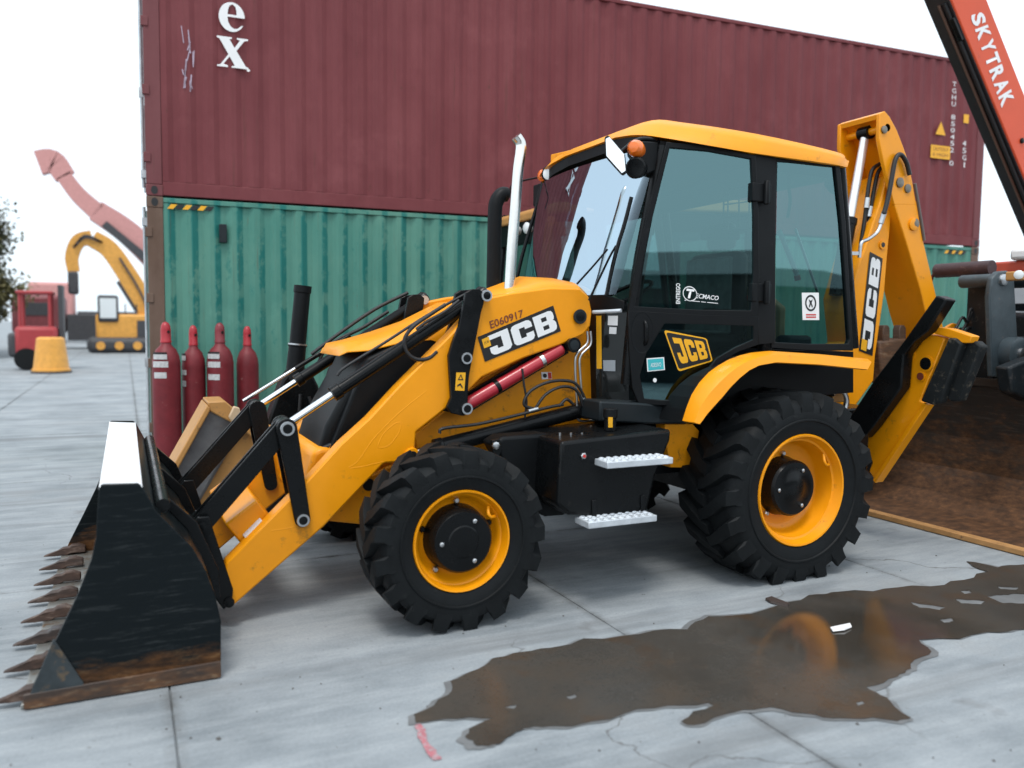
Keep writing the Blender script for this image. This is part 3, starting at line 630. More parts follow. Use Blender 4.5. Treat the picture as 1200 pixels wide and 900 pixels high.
def link_plate(name, a, b, r0, r1, y0, y1, parent, mat=BLK, n=8):
    a = Vector((a.x, a.z)); b = Vector((b.x, b.z)); d = (b-a).normalized(); an = math.atan2(d.y, d.x); o = []
    for k in range(n+1): t = an+math.pi/2+math.pi*k/n; o.append((a.x+r0*math.cos(t), a.y+r0*math.sin(t)))
    for k in range(n+1): t = an-math.pi/2+math.pi*k/n; o.append((b.x+r1*math.cos(t), b.y+r1*math.sin(t)))
    return plate(name, o, min(y0, y1), max(y0, y1), mat, parent, .004)
def at_y(p, y): return Vector((p.x, y, p.z))
for f, s in SIDES:
    sg = 1 if s == 'near' else -1; out_ = (0, -sg, 0)
    P = lambda a, b: (min(f(a), f(b)), max(f(a), f(b)))
    la = plate('loader_arm', armxz, *P(.625, .735), YEL, BH, .01)
    # weld ridge and raised oval on the arm's flank
    path('weld_ridge', [Vector((q.x, f(.6355), q.z)) for q in (T(409, 548, .625), T(420, 540, .625), T(440, 512, .625), T(470, 482, .625), T(500, 458, .625))], .012, YEL, la)
    path('weld_ridge', [Vector((q.x, f(.6355), q.z)) for q in (T(411, 549, .625), T(425, 547, .625), T(450, 541, .625))], .012, YEL, la)
    path('pressed_oval', [Vector((q.x, f(.6355), q.z)) for q in (T(443, 522, .625), T(450, 508, .625), T(464, 496, .625), T(470, 497, .625), T(467, 508, .625), T(456, 522, .625), T(445, 525, .625), T(443, 522, .625))], .012, YEL, la)
    path('arm_crease', [Vector((q.x, f(.6355), q.z)) for q in (T(318, 622, .625), T(333, 620, .625), T(352, 616, .625))], .012, YEL, la)
    lv = plate('dump_lever', lever, *P(.588, .618), BLK, BH, .004)
    plate('inner_lever', lever, *P(.742, .772), BLK, lv, .004)
    for p_ in (JT, JU, JD): pin('pin', at_y(p_, f(.588)), out_, pinr, .165, lv, STL, BLK)
    # tilt ram
    d = (J1-JT).normalized(); L_ = (J1-JT).length; e = T(385, 455, AY); t0 = (e-JT).length
    o_ = Vector((JT.x, f(AY), JT.z)); dd = Vector((d.x, 0, d.z))
    rm = lathe('tilt_ram', o_, dd, [(-.05, .03), (-.03, .048), (.03, .048), (.05, .036), (t0-.05, .036), (t0-.045, .043), (t0, .043), (t0+.004, .025)], BLK, BH, 20)
    tube('ram_rod', o_+dd*(t0-.02), o_+dd*(L_-.03), .021, CHR, rm)
    lathe('rod_eye', Vector((J1.x, f(AY)-.045, J1.z)), (0, 1, 0), [(0, .048), (.09, .048)], BLK, rm, 18)
    # link from the joint down to the arm and forward to the bucket
    lk = link_plate('tipping_link', at_y(J1, 0), at_y(J2, 0), .052, .04, f(.592), f(.617), BH)
    link_plate('inner_link', at_y(J1, 0), at_y(J2, 0), .052, .04, f(.743), f(.768), lk)
    pin('pin', at_y(J1, f(.592)), out_, pinr*1.1, .165, lk, STL, BLK); pin('pin', at_y(J2, f(.592)), out_, pinr, .165, lk, STL, BLK)
    cb = link_plate('connecting_link', at_y(J1, 0), at_y(JB, 0), .05, .05, f(.635), f(.655), BH)
    link_plate('inner_plate', at_y(J1, 0), at_y(JB, 0), .05, .05, f(.705), f(.725), cb)
    bp_ = BM(); yy = P(.66, .70)
    jj = [(J1.x, J1.z+.04), (J1.x+.02, J1.z), (JB.x+.03, JB.z), (JB.x, JB.z+.04)]; pr_y(bp_, jj, *yy); fin('web_plate', bp_, BLK, cb)
    # hinge bracket on the bucket
    brk = XZ([(222,618),(232,606),(245,605),(249,618),(273,690),(272,703),(262,714),(255,705),(246,690),(228,650)], .60)
    hb = plate('hinge_bracket', brk, *P(.59, .618), BLK, BH, .004); plate('inner_bracket', brk, *P(.742, .77), BLK, hb, .004)
    for p_ in (JB, JP): pin('pin', at_y(p_, f(.59)), out_, .026, .165, hb, BLK, BLK)
    # lift ram
    d = (LR0-LR1); L_ = d.length; d.normalize(); o_ = Vector((LR1.x, f(AY-.02), LR1.z)); dd = Vector((d.x, 0, d.z)); t0 = (T(507, 520, AY)-LR1).length
    lr = lathe('lift_ram', o_, dd, [(-.045, .03), (-.03, .05), (.03, .05), (.06, .046), (t0-.05, .046), (t0-.045, .052), (t0, .052), (t0+.005, .03)], BLK, BH, 20)
    tube('ram_rod', o_+dd*(t0-.02), o_+dd*L_, .024, CHR, lr)
    lathe('ram_eye', Vector((LR1.x, f(AY-.02)-.05, LR1.z)), (0, 1, 0), [(0, .052), (.1, .052)], BLK, lr, 18)
    lathe('boss', at_y(LR0, f(.61)), (0, sg, 0), [(0, .04), (.015, .045), (.11, .045)], YEL, la, 20); lathe('boss_hole', at_y(LR0, f(.6085)), (0, sg, 0), [(0, .026), (.004, .028)], DBLK, la, 16)
    # levelling ram with red barrel
    d = (RP-JD); L_ = d.length; d.normalize(); o_ = Vector((JD.x, f(.66), JD.z)); dd = Vector((d.x, 0, d.z))
    rr_ = lathe('levelling_ram', o_, dd, [(.03, .03), (.07, .038), (L_-.06, .038), (L_-.05, .03)], RED, BH, 20)
    bm = BM(); nrm = Vector((d.z, 0, -d.x)); 
    if nrm.z > 0: nrm = -nrm
    c0 = o_-nrm*.0; ln = [o_+dd*.0+nrm*.062, o_+dd*L_+nrm*.058, o_+dd*L_-nrm*.05, o_-nrm*.045]
    pr_y(bm, [(p.x, p.z) for p in ln], *P(.70, .725)); fin('black_strip', bm, BLK, rr_)  # black strip along the gap under the arm
    for t_ in (.3, .72): lathe('clamp', o_+dd*(L_*t_), dd, [(0, .0415), (.025, .0415)], STL if t_ > .5 else BLK, rr_, 20)
    pin('pin', Vector((RP.x, f(.60), RP.z)), out_, .046, .12, rr_, BLK, DGREY)
    pin('pivot_pin', Vector((T(679, 371, .62).x, f(.622), T(679, 371, .62).z)), out_, .045, .1, la, DGREY, BLK)
# cross tube between the arms near the bucket, its white highlight built as a near-white plate
c = T(292, 611, .8); 
bm = BM(); M_ = Matrix.Translation((c.x, 0, c.z)) @ Matrix.Rotation(R(-36), 4, 'Y')
add_box(bm, (-.10, .735, -.085), (.10, my(.735), .085), M_); ctb = fin('cross_tube', bm, YEL, BH, None, .012, 3)
bm = BM(); add_box(bm, (-.085, .76, .0855), (.085, .93, .092), M_); bm.free()
n_ = Vector((-.62, -.42, .66)).normalized(); c0_ = T(289, 610, .80); hl_quad = [TP(u, v, c0_, n_) for u, v in ((267,606),(294,587),(311,614),(288,633))]
bm = BM(); add_prism(bm, hl_quad, [p-n_*.15 for p in hl_quad]); lg = fin('highlight_block', bm, YEL, ctb, None, .01, 3)  # block added to carry the highlight plate
bm = BM(); lc = sum(hl_quad, Vector())/4; l2 = [lc+(p-lc)*.93 for p in hl_quad]; add_prism(bm, [p+n_*.003 for p in l2], [p+n_*.008 for p in l2]); fin('highlight_plate', bm, WHITISH, ctb, None, .003)  # white reflection on the tube, painted as a near-white plate
# hoses along the near tilt ram, level indicator on the far ram
path('hose', [T(u, v, .63) for u, v in ((522,357),(505,368),(484,383),(474,398),(477,413),(488,421),(502,420),(512,412))], .011, HOSE, BH)
path('hose', [T(u, v, .63) for u, v in ((538,352),(520,366),(500,377),(488,386))], .009, HOSE, BH)
path('hose', [T(u, v, .66) for u, v in ((552,341),(500,370),(450,402),(405,430),(395,440))], .008, HOSE, BH)
path('hose', [T(u, v, my(.66)) for u, v in ((478,343),(440,362),(400,389),(365,415))], .012, HOSE, BH)
path('hose', [T(u, v, my(.60)) for u, v in ((455,365),(425,384),(400,396),(382,408),(372,428))], .012, HOSE, BH)
tube('level_indicator', T(285, 470, my(.60)), T(346, 432, my(.60)), .012, STL, BH, 8); tube('indicator_tube', T(346, 432, my(.60)), T(410, 393, my(.60)), .015, BLK, BH, 8)
for L_ in (((628,480),(614,474),(622,458),(646,447),(672,448),(684,464),(687,480)), ((625,482),(640,462),(660,453),(676,458),(683,476)), ((655,476),(664,468),(672,474)), ((515,508),(520,502),(560,497),(600,488),(640,478),(660,474))):
    path('hose', [T(u, v, .60) for u, v in L_], .0095, HOSE, BH)
for L_ in (((688,388),(688,402),(676,415),(674,432),(676,470),(678,492),(700,492)), ((692,388),(692,404),(680,418),(680,440),(683,480))):
    path('steel_pipe', [T(u, v, .64) for u, v in L_], .008, STL, BH)
tube('hose_coupling', T(619, 482, .60), T(630, 479, .60), .014, STL, BH, 10); tube('hose_coupling', T(684, 466, .60), T(687, 487, .60), .012, STL, BH, 10)
path('cable', [T(u, v, .62) for u, v in ((612,432),(614,450),(617,470),(615,490))], .007, HOSE, BH)

# arm prints: badge plate and fleet number
q = quad([T(u, v, .625) for u, v in ((559.5,395),(648,358),(657,388),(568,424))], .0035)
b_ = flat('badge_plate', q, [(FULL,)], DBLK, BH, 1); flat('badge_letters', q, letters_jcb(.1, .97, .10, .88, .035), WHT, b_, 1.4)
flat('badge_square', q, [([(.035,.5),(.125,.5),(.125,.86),(.035,.86)],)], DYEL, b_, 1.6); text('small_print', 'JCB', q, (.05, .62, .11, .74), DBLK, b_, 1.8)
q = quad([T(u, v, .625) for u, v in ((573,376.5),(612,362.5),(613.5,371),(575,385.5))], .0035); text('fleet_number', 'E060917', q, (0, 0, 1, 1), DDRED, BH, 1, .012)
q = quad([T(u, v, .588) for u, v in ((534.5,436.5),(545.5,436.5),(544,458),(533,457.5))], .003); b_ = flat('warning_label', q, [(FULL,)], DYEL, BH, 1)
flat('triangle', q, [([(.2,.58),(.8,.58),(.5,.92)], [(.34,.64),(.66,.64),(.5,.82)])], DBLK, b_, 1.5); flat('hand_symbol', q, [([(.2,.2),(.5,.3),(.75,.12),(.8,.2),(.52,.42),(.2,.32)],)], DBLK, b_, 1.5)
# --- chassis, bonnet and grille
fy, by = .80, my(.80)
ch = XZ([(486,510),(535,470),(570,440),(640,405),(690,378),(694,410),(697,470),(700,530),(640,522),(577,520),(540,532),(510,545),(492,545)], fy)
plate('tower_plate', ch, fy, fy+.03, YEL2, BH, .006); plate('tower_plate', ch, by-.03, by, YEL2, BH, .006)
low = XZ([(418,565),(470,540),(577,520),(577,545),(560,600),(425,615),(385,611),(392,596)], fy)
bm = BM(); pr_y(bm, low, fy+.0, by); fin('front_frame', bm, YEL2, BH, None, .012)
lathe('frame_hole', T(432, 568, fy)+Vector((0, -.004, 0)), (0, 1, 0), [(0, .035), (.01, .035)], DBLK, BH, 14)
bm = BM(); add_box(bm, (.25, fy+.05, .55), (2.9, by-.05, .98)); fin('main_frame', bm, BLK, BH, None, .01)
# bonnet: cross-section swept along the length
sec = []; hy0, hy1 = .815, my(.815)
def hood_pt(u, v): q_ = T(u, v, hy0); return q_.x, q_.z
line = [hood_pt(*p) for p in ((404,412),(410,405),(432,401),(470,390),(505,378),(560,356),(600,341),(640,328),(680,330),(697,336))]
bm = BM(); rings = []
for i, (x, z) in enumerate(line):
    tap = (.13, .06, .025, .01, 0, 0, 0, 0, 0, 0)[i]; cr_ = (.0, .005, .01, .01, .01, .02, .03, .04, .04, .04)[i]
    bot = z-(.03, .04, .05, .06, .10, .30, .36, .4, .4, .4)[i]
    ring = []
    for y, dz in ((hy0+tap, 'b'), (hy0+tap, -.07), (hy0+tap+.03, -.03), (hy0+tap+.10, 0), (YC, cr_), (hy1-tap-.10, 0), (hy1-tap-.03, -.03), (hy1-tap, -.07), (hy1-tap, 'b')):
        ring.append(bm.verts.new((x, y, bot if dz == 'b' else max(bot+.005, z+dz))))
    rings.append(ring)
for A, B in zip(rings, rings[1:]):
    for j in range(8): bm.faces.new((A[j], A[j+1], B[j+1], B[j]))
    bm.faces.new((A[8], A[0], B[0], B[8]))
bm.faces.new(rings[0]); bm.faces.new(rings[-1][::-1])
fin('bonnet', bm, YEL, BH, 40)
# grille: black slanting slab with a raised rounded frame, sides of the engine bay
g0, g1, g2, g3 = T(373, 530, hy0+.05), T(384, 500, hy0+.05), T(428, 416, hy0+.05), T(445, 408, hy0+.05)
gx = [(g0.x, g0.z), (g1.x-.01, g1.z), (g2.x, g2.z), (g3.x+.2, g3.z), (g0.x+.5, g0.z)]
bm = BM(); pr_y(bm, gx, hy0+.05, hy1-.05); gr = fin('grille', bm, BLKP, BH, None, .035, 4)
dv = Vector((g2.x-g0.x, 0, g2.z-g0.z)); nv = Vector((-dv.z, 0, dv.x)).normalized()
for k in range(9):
    t_ = .16+k*.085; p = Vector((g0.x, 0, g0.z))+dv*t_; bm = BM()
    add_tube(bm, (p.x+nv.x*.0+.02, hy0+.13, p.z), (p.x+.02, hy1-.13, p.z), .012, 8); fin('grille_bar', bm, DGREY, gr, 40)
path('grille_frame', [T(u, v, hy0+.045) for u, v in ((377,527),(400,515),(410,500),(420,470),(432,440),(440,420))], .016, DGREY, gr)
eb = XZ([(384,530),(430,425),(470,398),(560,352),(640,345),(690,350),(690,500),(560,540),(430,560)], hy0+.02)
bm = BM(); pr_y(bm, eb, hy0+.02, hy1-.02); fin('engine_side', bm, YEL2, BH, None, .008)
eb2 = XZ([(386,528),(430,420),(470,400),(520,384),(528,400),(505,450),(470,520),(430,545)], hy0+.005)
bm = BM(); pr_y(bm, eb2, hy0+.005, hy1-.005); fin('grille_side', bm, BLKP, BH, None, .02, 3)
nose = XZ([(352,590),(362,548),(366,530),(377,524),(400,528),(430,545),(430,590),(400,612)], hy0)
bm = BM(); pr_y(bm, nose, hy0-.0, hy1+.0); fin('nose_weight', bm, YEL, BH, None, .04, 4)
# exhaust and pre-cleaner
path('exhaust', [T(u, v, 1.0) for u, v in ((597,340),(600,290),(604,240),(607,200),(610,178),(610,168),(605,160))], .034, mk('polished_exhaust', (.78, .76, .72), .22, 1, var=.08, dirt=(.4, .33, .25), dirt_amt=.1, scale=5), BH, 16)
path('intake_snorkel', [T(u, v, 1.5) for u, v in ((578,345),(579,300),(580,250),(582,236),(588,228),(594,228))], .05, BLKP, BH, 14)
# --- fuel tank and steps
TY = .13
tk = XZ([(658,518),(690,514),(787,503),(786,516),(768,560),(758,604),(667,604),(653,592),(655,560)], TY)
bm = BM(); pr_y(bm, tk, TY, .70); fin('fuel_tank', bm, BLK, BH, None, .02, 3)
tk2 = XZ([(577,520),(590,512),(640,508),(662,515),(664,604),(640,606),(620,595),(600,560)], .40)
bm = BM(); pr_y(bm, tk2, .40, .56); fin('tank_front', bm, BLKP, BH, None, .02, 3)
lathe('drain_plug', T(683, 534, TY), (0, -1, 0), [(0, .018), (.012, .018), (.016, .013)], STL, BH, 6)
lathe('plug_core', T(683, 534, TY)+Vector((0, -.016, 0)), (0, -1, 0), [(0, .009), (.004, .009)], DRED, BH, 8)
lathe('mount_bolt', T(580.5, 522, .39), (0, -1, 0), [(0, .022), (.012, .022), (.016, .012)], STL, BH, 8)
plate('tank_bracket', XZ([(576,516),(585,514),(588,525),(582,540),(577,536)], .40), .39, .42, BLK, BH, .003)
for u in (656, 669, 682):
    p = T(u, 509, .3); lathe('cap_bolt', p-Vector((0, 0, .03)), (0, 0, 1), [(0, .007), (.04, .007)], STL, BH, 6)
lathe('filler_neck', T(715, 500, .3), (0, 0, 1), [(-.02, .035), (.05, .035), (.055, .042), (.1, .042), (.105, .036)], BLKP, BH, 16)
plate('filler_tag', XZ([(713,489),(718,489),(718,501),(713,501)], .25), .25, .253, DYEL, BH, 0)
def step(u0, u1, v, y0, y1):
    a, b = T(u0, v, y0), T(u1, v, y0); zz = (a.z+b.z)/2; st = box('step', (a.x, y0, zz-.04), (b.x, y1, zz-.004), GALV, BH, .004)
    nx, ny = 9, 3
    for i in range(nx):
        for j in range(ny):
            x = a.x+.03+(b.x-a.x-.06)*i/(nx-1); y = y0+.03+(y1-y0-.06)*j/(ny-1)
            bm = BM(); add_lathe(bm, (x, y, zz-.0045), (0, 0, 1), [(0, .019), (.006, .016), (.008, .011), (.003, .008)], 10); fin('grip_stud', bm, GALV, st)
    return st
step(712, 789, 538, .0, .14); step(690, 770, 607, .02, .17)
a = T(700, 604, .1)
for dx_ in (-.02, .3): box('step_bracket', (a.x+dx_, .12, .46), (a.x+dx_+.03, .16, .6), BLK, BH, .004)

# --- cab
DP, DN = Vector((1.235, .46, 0)), Vector((.27, .64, 0)).normalized()       # plane of the door (cab narrows to the front)
SYD = .20
def D(u, v, d=0): return TP(u, v, DP+DN*d, DN)
def S(u, v, d=0): return T(u, v, SYD+d)
def ring(name, outer, inner, fn, t0, t1, mat, parent, bevel=.004):
    """frame between an outer and inner outline of the same length"""
    bm = BM(); O0 = [bm.verts.new(fn(u, v, t0)) for u, v in outer]; I0 = [bm.verts.new(fn(u, v, t0)) for u, v in inner]
    dv_ = (fn(*outer[0], t1)-fn(*outer[0], t0)); DV = DN*(t1-t0) if fn is D else Vector((0, t1-t0, 0))
    O1 = [bm.verts.new(v.co+DV) for v in O0]; I1 = [bm.verts.new(v.co+DV) for v in I0]; n = len(outer)
    for i in range(n):
        j = (i+1) % n
        bm.faces.new((O0[i], O0[j], I0[j], I0[i])); bm.faces.new((O1[j], O1[i], I1[i], I1[j])); bm.faces.new((O0[j], O0[i], O1[i], O1[j])); bm.faces.new((I0[i], I0[j], I1[j], I1[i]))
    return fin(name, bm, mat, parent, None, bevel)
def slab(name, pts, fn, t0, t1, mat, parent, bevel=.003):
    bm = BM(); lo = [fn(u, v, t0) for u, v in pts]; DV = DN*(t1-t0) if fn is D else Vector((0, t1-t0, 0))
    add_prism(bm, lo, [p+DV for p in lo]); return fin(name, bm, mat, parent, None, bevel)
def pane(name, pts, fn, t, mat, parent):
    bm = BM(); bm.faces.new([bm.verts.new(fn(u, v, t)) for u, v in pts]); return fin(name, bm, mat, parent)
# door
up_o = [(781,166),(830,170),(886,182),(889,250),(890,320),(889,372),(820,370),(736,366),(744,320),(754,270)]
up_i = [(785,173),(830,177),(880,186),(883,250),(883,320),(880,364),(820,363),(744,359),(751,320),(761,270)]
dr = ring('door', up_o, up_i, D, -.004, .04, BLKP, BH)
lo_o = [(736,364),(820,369),(889,371),(889,404),(866,412),(845,425),(826,452),(808,476),(770,475),(748,473),(741,455),(737,410)]
lo_i = [(779,379),(820,380),(883,382),(883,398),(862,407),(840,420),(820,447),(805,469),(775,469),(755,467),(750,440),(757,415)]
ring('lower_frame', lo_o, lo_i, D, -.006, .04, BLKP, dr)
pane('door_glass', up_i, D, .012, GLS, dr); pane('lower_glass', lo_i, D, .012, GLS, dr)
# recessed handle
hc = [(D(752.5+13*math.cos(R(a)), 390+24*math.sin(R(a)), -.008)) for a in range(0, 360, 20)]; hi_ = [(D(752.5+8*math.cos(R(a)), 390+17*math.sin(R(a)), .03)) for a in range(0, 360, 20)]
bm = BM(); A = [bm.verts.new(p) for p in hc]; B = [bm.verts.new(p) for p in hi_]
for i in range(18): bm.faces.new((A[i], A[(i+1) % 18], B[(i+1) % 18], B[i]))
bm.faces.new(B); fin('handle_recess', bm, DGREY, dr, 40)
path('handle', [D(u, v, d) for u, v, d in ((754,374,.02),(757,380,-.012),(757.5,390,-.016),(757,400,-.012),(753,407,.02))], .012, BLK, dr, 10)
for v in (226, 343):
    a = S(890, v, -.02); bm = BM(); add_box(bm, (a.x-.07, a.y-.02, a.z-.055), (a.x+.075, a.y+.025, a.z+.055)); add_tube(bm, (a.x+.03, a.y-.03, a.z-.07), (a.x+.03, a.y-.03, a.z+.07), .018, 10); fin('door_hinge', bm, BLKP, dr, None, .01)
path('grab_bar', [D(u, v, .05) for u, v in ((776,200),(772,225),(768,250),(764,275))], .012, BLK, dr)
# posts
def post(name, pts, r, mat=BLK): return path(name, pts, r, mat, BH, 8, 3)
def mir(p): return Vector((p.x, my(p.y), p.z))
Abot, Amid, Atop = D(735, 450, .06), D(748, 320, .05), D(777, 172, .05)
for g in (lambda p: p, mir):
    bm = BM(); q_ = [g(Abot), g(D(741, 385, .05)), g(Amid), g(D(761, 250, .05)), g(Atop)]; add_path(bm, q_, .042, 8, 4); fin('front_post', bm, BLK, BH, 50)
Bt, Bb = S(893, 182, .05), S(897, 410, .05)
for g in (lambda p: p, mir): post('middle_post', [g(Bt), g((Bt+Bb)/2), g(Bb)], .05)
Rt_, Rb_ = S(984, 192, .05), S(1000, 408, .05)
for g in (lambda p: p, mir): post('rear_post', [g(Rt_), g((Rt_+Rb_)/2), g(Rb_)], .035)
# B-pillar cover and rear side window
slab('pillar_cover', [(885,180),(909,184),(908,402),(889,404)], S, -.012, .02, BLKP, BH)
rw_o = [(905,183),(940,186),(984,190),(991,260),(1000,404),(1000,411),(950,411),(904,408),(903,300)]
rw_i = [(911,189),(940,191),(979,195),(986,260),(996,398),(994,403),(950,403),(909,401),(909,300)]
rwf = ring('rear_side_window', rw_o, rw_i, S, -.006, .03, BLKP, BH); pane('pane', rw_i, S, .01, GLS, rwf)
for nm, o_, fn in (('far_door_frame', up_o, D), ('far_window_frame', rw_o, S)):
    i_ = up_i if fn is D else rw_i; f0 = ring(nm, o_, i_, fn, 0, .04, BLKP, BH)
    for v in f0.data.vertices: v.co.y = my(v.co.y)
    f0.data.flip_normals(); p0 = pane('far_pane', i_, fn, .012, GLS, f0)
    for v in p0.data.vertices: v.co.y = my(v.co.y)
# roof
low_r = [T(721, 161, .86), T(748, 158, .58), T(788, 163, .36), T(881, 179, .17), T(967, 191, .16), T(993, 196, .19)]
top_r = [T(724, 154, .90), T(764, 141, .62), T(800, 143.5, .44), T(887, 157, .22), T(980, 178, .21), T(991, 187, .25)]
low_r = spline(low_r, 4); top_r = spline(top_r, 4)
def ringpts(L): return [p.copy() for p in L]+[mir(p) for p in reversed(L)]
lo_ring = ringpts(low_r); hi_ring = ringpts(top_r)
bm = BM(); A = [bm.verts.new(p) for p in lo_ring]; B = [bm.verts.new(p) for p in hi_ring]
mid_ring = [bm.verts.new((p+q_)/2+Vector((0, (-.02 if p.y < YC else .02), .012))) for p, q_ in zip(lo_ring, hi_ring)]
cenr = Vector((2.0, YC, 0)); C_ = [bm.verts.new(Vector((p.x+(cenr.x-p.x)*.18, p.y+(cenr.y-p.y)*.35, p.z+.035))) for p in hi_ring]
n = len(A)
for X_, Y_ in ((A, mid_ring), (mid_ring, B), (B, C_)):
    for i in range(n): bm.faces.new((X_[i], X_[(i+1) % n], Y_[(i+1) % n], Y_[i]))
bm.faces.new(C_); bm.faces.new(A[::-1])
rf = fin('cab_roof', bm, YEL, BH, 60)
vz = [T(u, v, x=1.40) for u, v in ((645,181),(668,175.5),(684,176),(700,170),(720,162),(721,168),(700,178),(684,185),(668,190),(645,191))]
bm = BM(); add_prism(bm, vz, [p+Vector((.22, 0, .01)) for p in vz]); fin('roof_visor', bm, YEL, rf, None, .01, 3)
vb = [T(u, v, x=1.44) for u, v in ((650,191),(690,184),(722,168),(722,176),(700,196),(668,214),(652,220))]
bm = BM(); add_prism(bm, vb, [p+Vector((.1, 0, 0)) for p in vb]); fin('front_header', bm, BLKP, rf, None, .008)
# black header under the roof
hd = [Vector((p.x+(cenr.x-p.x)*.03, p.y+(cenr.y-p.y)*.07, p.z)) for p in lo_ring]
bm = BM(); add_prism(bm, [p-Vector((0, 0, .07)) for p in hd], [p+Vector((0, 0, -.004)) for p in hd]); fin('header', bm, BLKP, rf)
# windscreen: curved sheet between the front posts
bm = BM(); rows = []
nu = 13
for j in range(7):
    t_ = j/6; a = Abot.lerp(Atop, .0) if False else None
    pl_ = [D(722, 345, .04), D(731, 318, .04), D(738, 290, .04), D(746, 262, .04), D(754, 235, .04), D(762, 205, .04), D(772, 172, .04)][j]
    row = []
    for i in range(nu):
        s_ = i/(nu-1); y = pl_.y+(my(pl_.y)-pl_.y)*s_; bul = math.sin(math.pi*s_)**.6*.11
        row.append(bm.verts.new((pl_.x-bul-.0, y, pl_.z)))
    rows.append(row)
for A_, B_ in zip(rows, rows[1:]):
    for i in range(nu-1): bm.faces.new((A_[i], A_[i+1], B_[i+1], B_[i]))
ws = fin('windscreen', bm, GLS2, BH, 80)
# bright A-post reflection strip is the windscreen's own; cowl and lower quarter panel
q0 = [T(697, 366, .70), T(735, 364, .52), T(737, 470, .52), T(699, 470, .70)]
bm = BM(); bm.faces.new([bm.verts.new(p) for p in q0]); qg = fin('quarter_panel', bm, mk('dark_quarter_glass', (.012, .014, .014), .08, spec=.6), BH)
bm = BM(); add_prism(bm, [p+Vector((.03, .06, 0)) for p in q0], [p+Vector((.06, .12, 0)) for p in q0]); fin('quarter_backing', bm, BLKP, qg)
def QP(u, v): 
    n_ = (q0[1]-q0[0]).cross(q0[3]-q0[0]).normalized(); return TP(u, v, q0[0], n_)
for nm, pts, mt_ in (('yellow_strip', [(699,370),(705,370),(705.5,432),(699.5,432)], DYEL), ('label', [(713,370),(724.5,370),(724,381.5),(712.5,381)], WHT), ('label', [(714.5,383),(723,383.5),(722.5,391.5),(714,391)], WHT), ('grey_label', [(707,422),(721.5,422),(721.5,435),(707.5,434.5)], DGREYP)):
    flat(nm, quad([QP(*p) for p in pts], .004), [(FULL,)], mt_, qg)
tube('cowl_bar', T(695, 366, .66), T(728, 364, .50), .012, GALV, BH)
bm = BM(); add_prism(bm, [T(693, 340, .72), T(733, 352, .52), T(733, 364, .52), T(693, 366, .72)], [mir(p) for p in (T(693, 340, .72), T(733, 352, .52), T(733, 364, .52), T(693, 366, .72))]); fin('cowl', bm, BLKP, BH, None, .01)
sillp = [T(u, v, .40) for u, v in ((703,470),(745,472),(808,477),(806,497),(760,497),(703,494))]
bm = BM(); add_prism(bm, sillp, [p+Vector((0, .22, 0)) for p in sillp]); fin('cab_sill', bm, DGREY, BH, None, .012)
box('cab_floor', (1.2, .5, 1.02), (2.0, my(.5), 1.1), DGREY, BH, .01)
fw_ = [T(u, v, .72) for u, v in ((697,350),(703,350),(707,480),(701,482))]
bm = BM(); add_prism(bm, fw_, [mir(p) for p in fw_]); fin('firewall', bm, BLKP, BH)
rwall = XZ([(904,410),(1000,412),(1000,460),(880,470),(830,480)], .40)
bm = BM(); pr_y(bm, rwall, .40, my(.40)); fin('seat_platform', bm, BLKP, BH)
# rear header, rear lamp
p = S(996, 210, .0); lathe('rear_work_lamp', (p.x+.03, .36, p.z), (1, -.4, -.2), [(-.05, .03), (0, .065), (.05, .07), (.055, .05)], BLKP, BH, 16)
# interior: seat, steering column, console, wire rack
st = box('seat', (2.02, .9, 1.36), (2.5, 1.48, 1.5), BLKP, BH, .05); box('seat_back', (2.42, .92, 1.48), (2.56, 1.46, 2.1), BLKP, st, .05); box('headrest', (2.46, 1.06, 2.12), (2.56, 1.32, 2.32), BLKP, st, .04)
for y in (.84, 1.48): box('armrest', (2.1, y, 1.62), (2.5, y+.06, 1.68), BLKP, st, .02)
sc = box('steering_column', (1.55, 1.1, 1.15), (1.66, 1.28, 1.72), BLKP, BH, .03, None)
bm = BM(); bmesh.ops.create_circle(bm, segments=28, radius=.19); pts = [(v.co.x, v.co.y) for v in bm.verts]; bm.free()
Ms = Matrix.Translation((1.68, 1.19, 1.78)) @ Matrix.Rotation(R(-28), 4, 'Y')
path('steering_wheel', [Ms @ Vector((.19*math.cos(R(a)), .19*math.sin(R(a)), 0)) for a in range(0, 361, 18)], .014, BLK, sc, 8, 2)
box('dash_console', (1.42, .82, 1.18), (1.58, 1.56, 1.62), BLKP, BH, .03); box('side_console', (1.9, 1.55, 1.2), (2.5, 1.75, 1.62), BLKP, BH, .03)
for L_ in (((848,222),(848,272)),((853,218),(853,270)),((866,216),(866,266)),((878,217),(878,268)),((848,223),(878,218)),((848,240),(878,236)),((848,255),(880,252)),((848,272),(880,268))):
    tube('rack_wire', S(*L_[0], .12), S(*L_[1], .12), .005, BLK, BH, 6)
box('rack_tray', (S(849, 275, .12).x, .43, S(849, 277, .12).z), (S(882, 275, .12).x, .56, S(860, 264, .12).z), BLKP, BH, .01)
TANB = mk('dusty_tan_panel', (.3, .22, .1), .6, var=.3, scale=8)
SEATC = mk('seat_plastic_cover', (.16, .18, .18), .25, var=.4, scale=9, bump=.6, bscale=14)
box('seat_cover', (2.38, .94, 1.5), (2.42, 1.44, 2.06), SEATC, st, .02); box('cushion_cover', (2.04, .93, 1.5), (2.4, 1.45, 1.53), SEATC, st, .02)
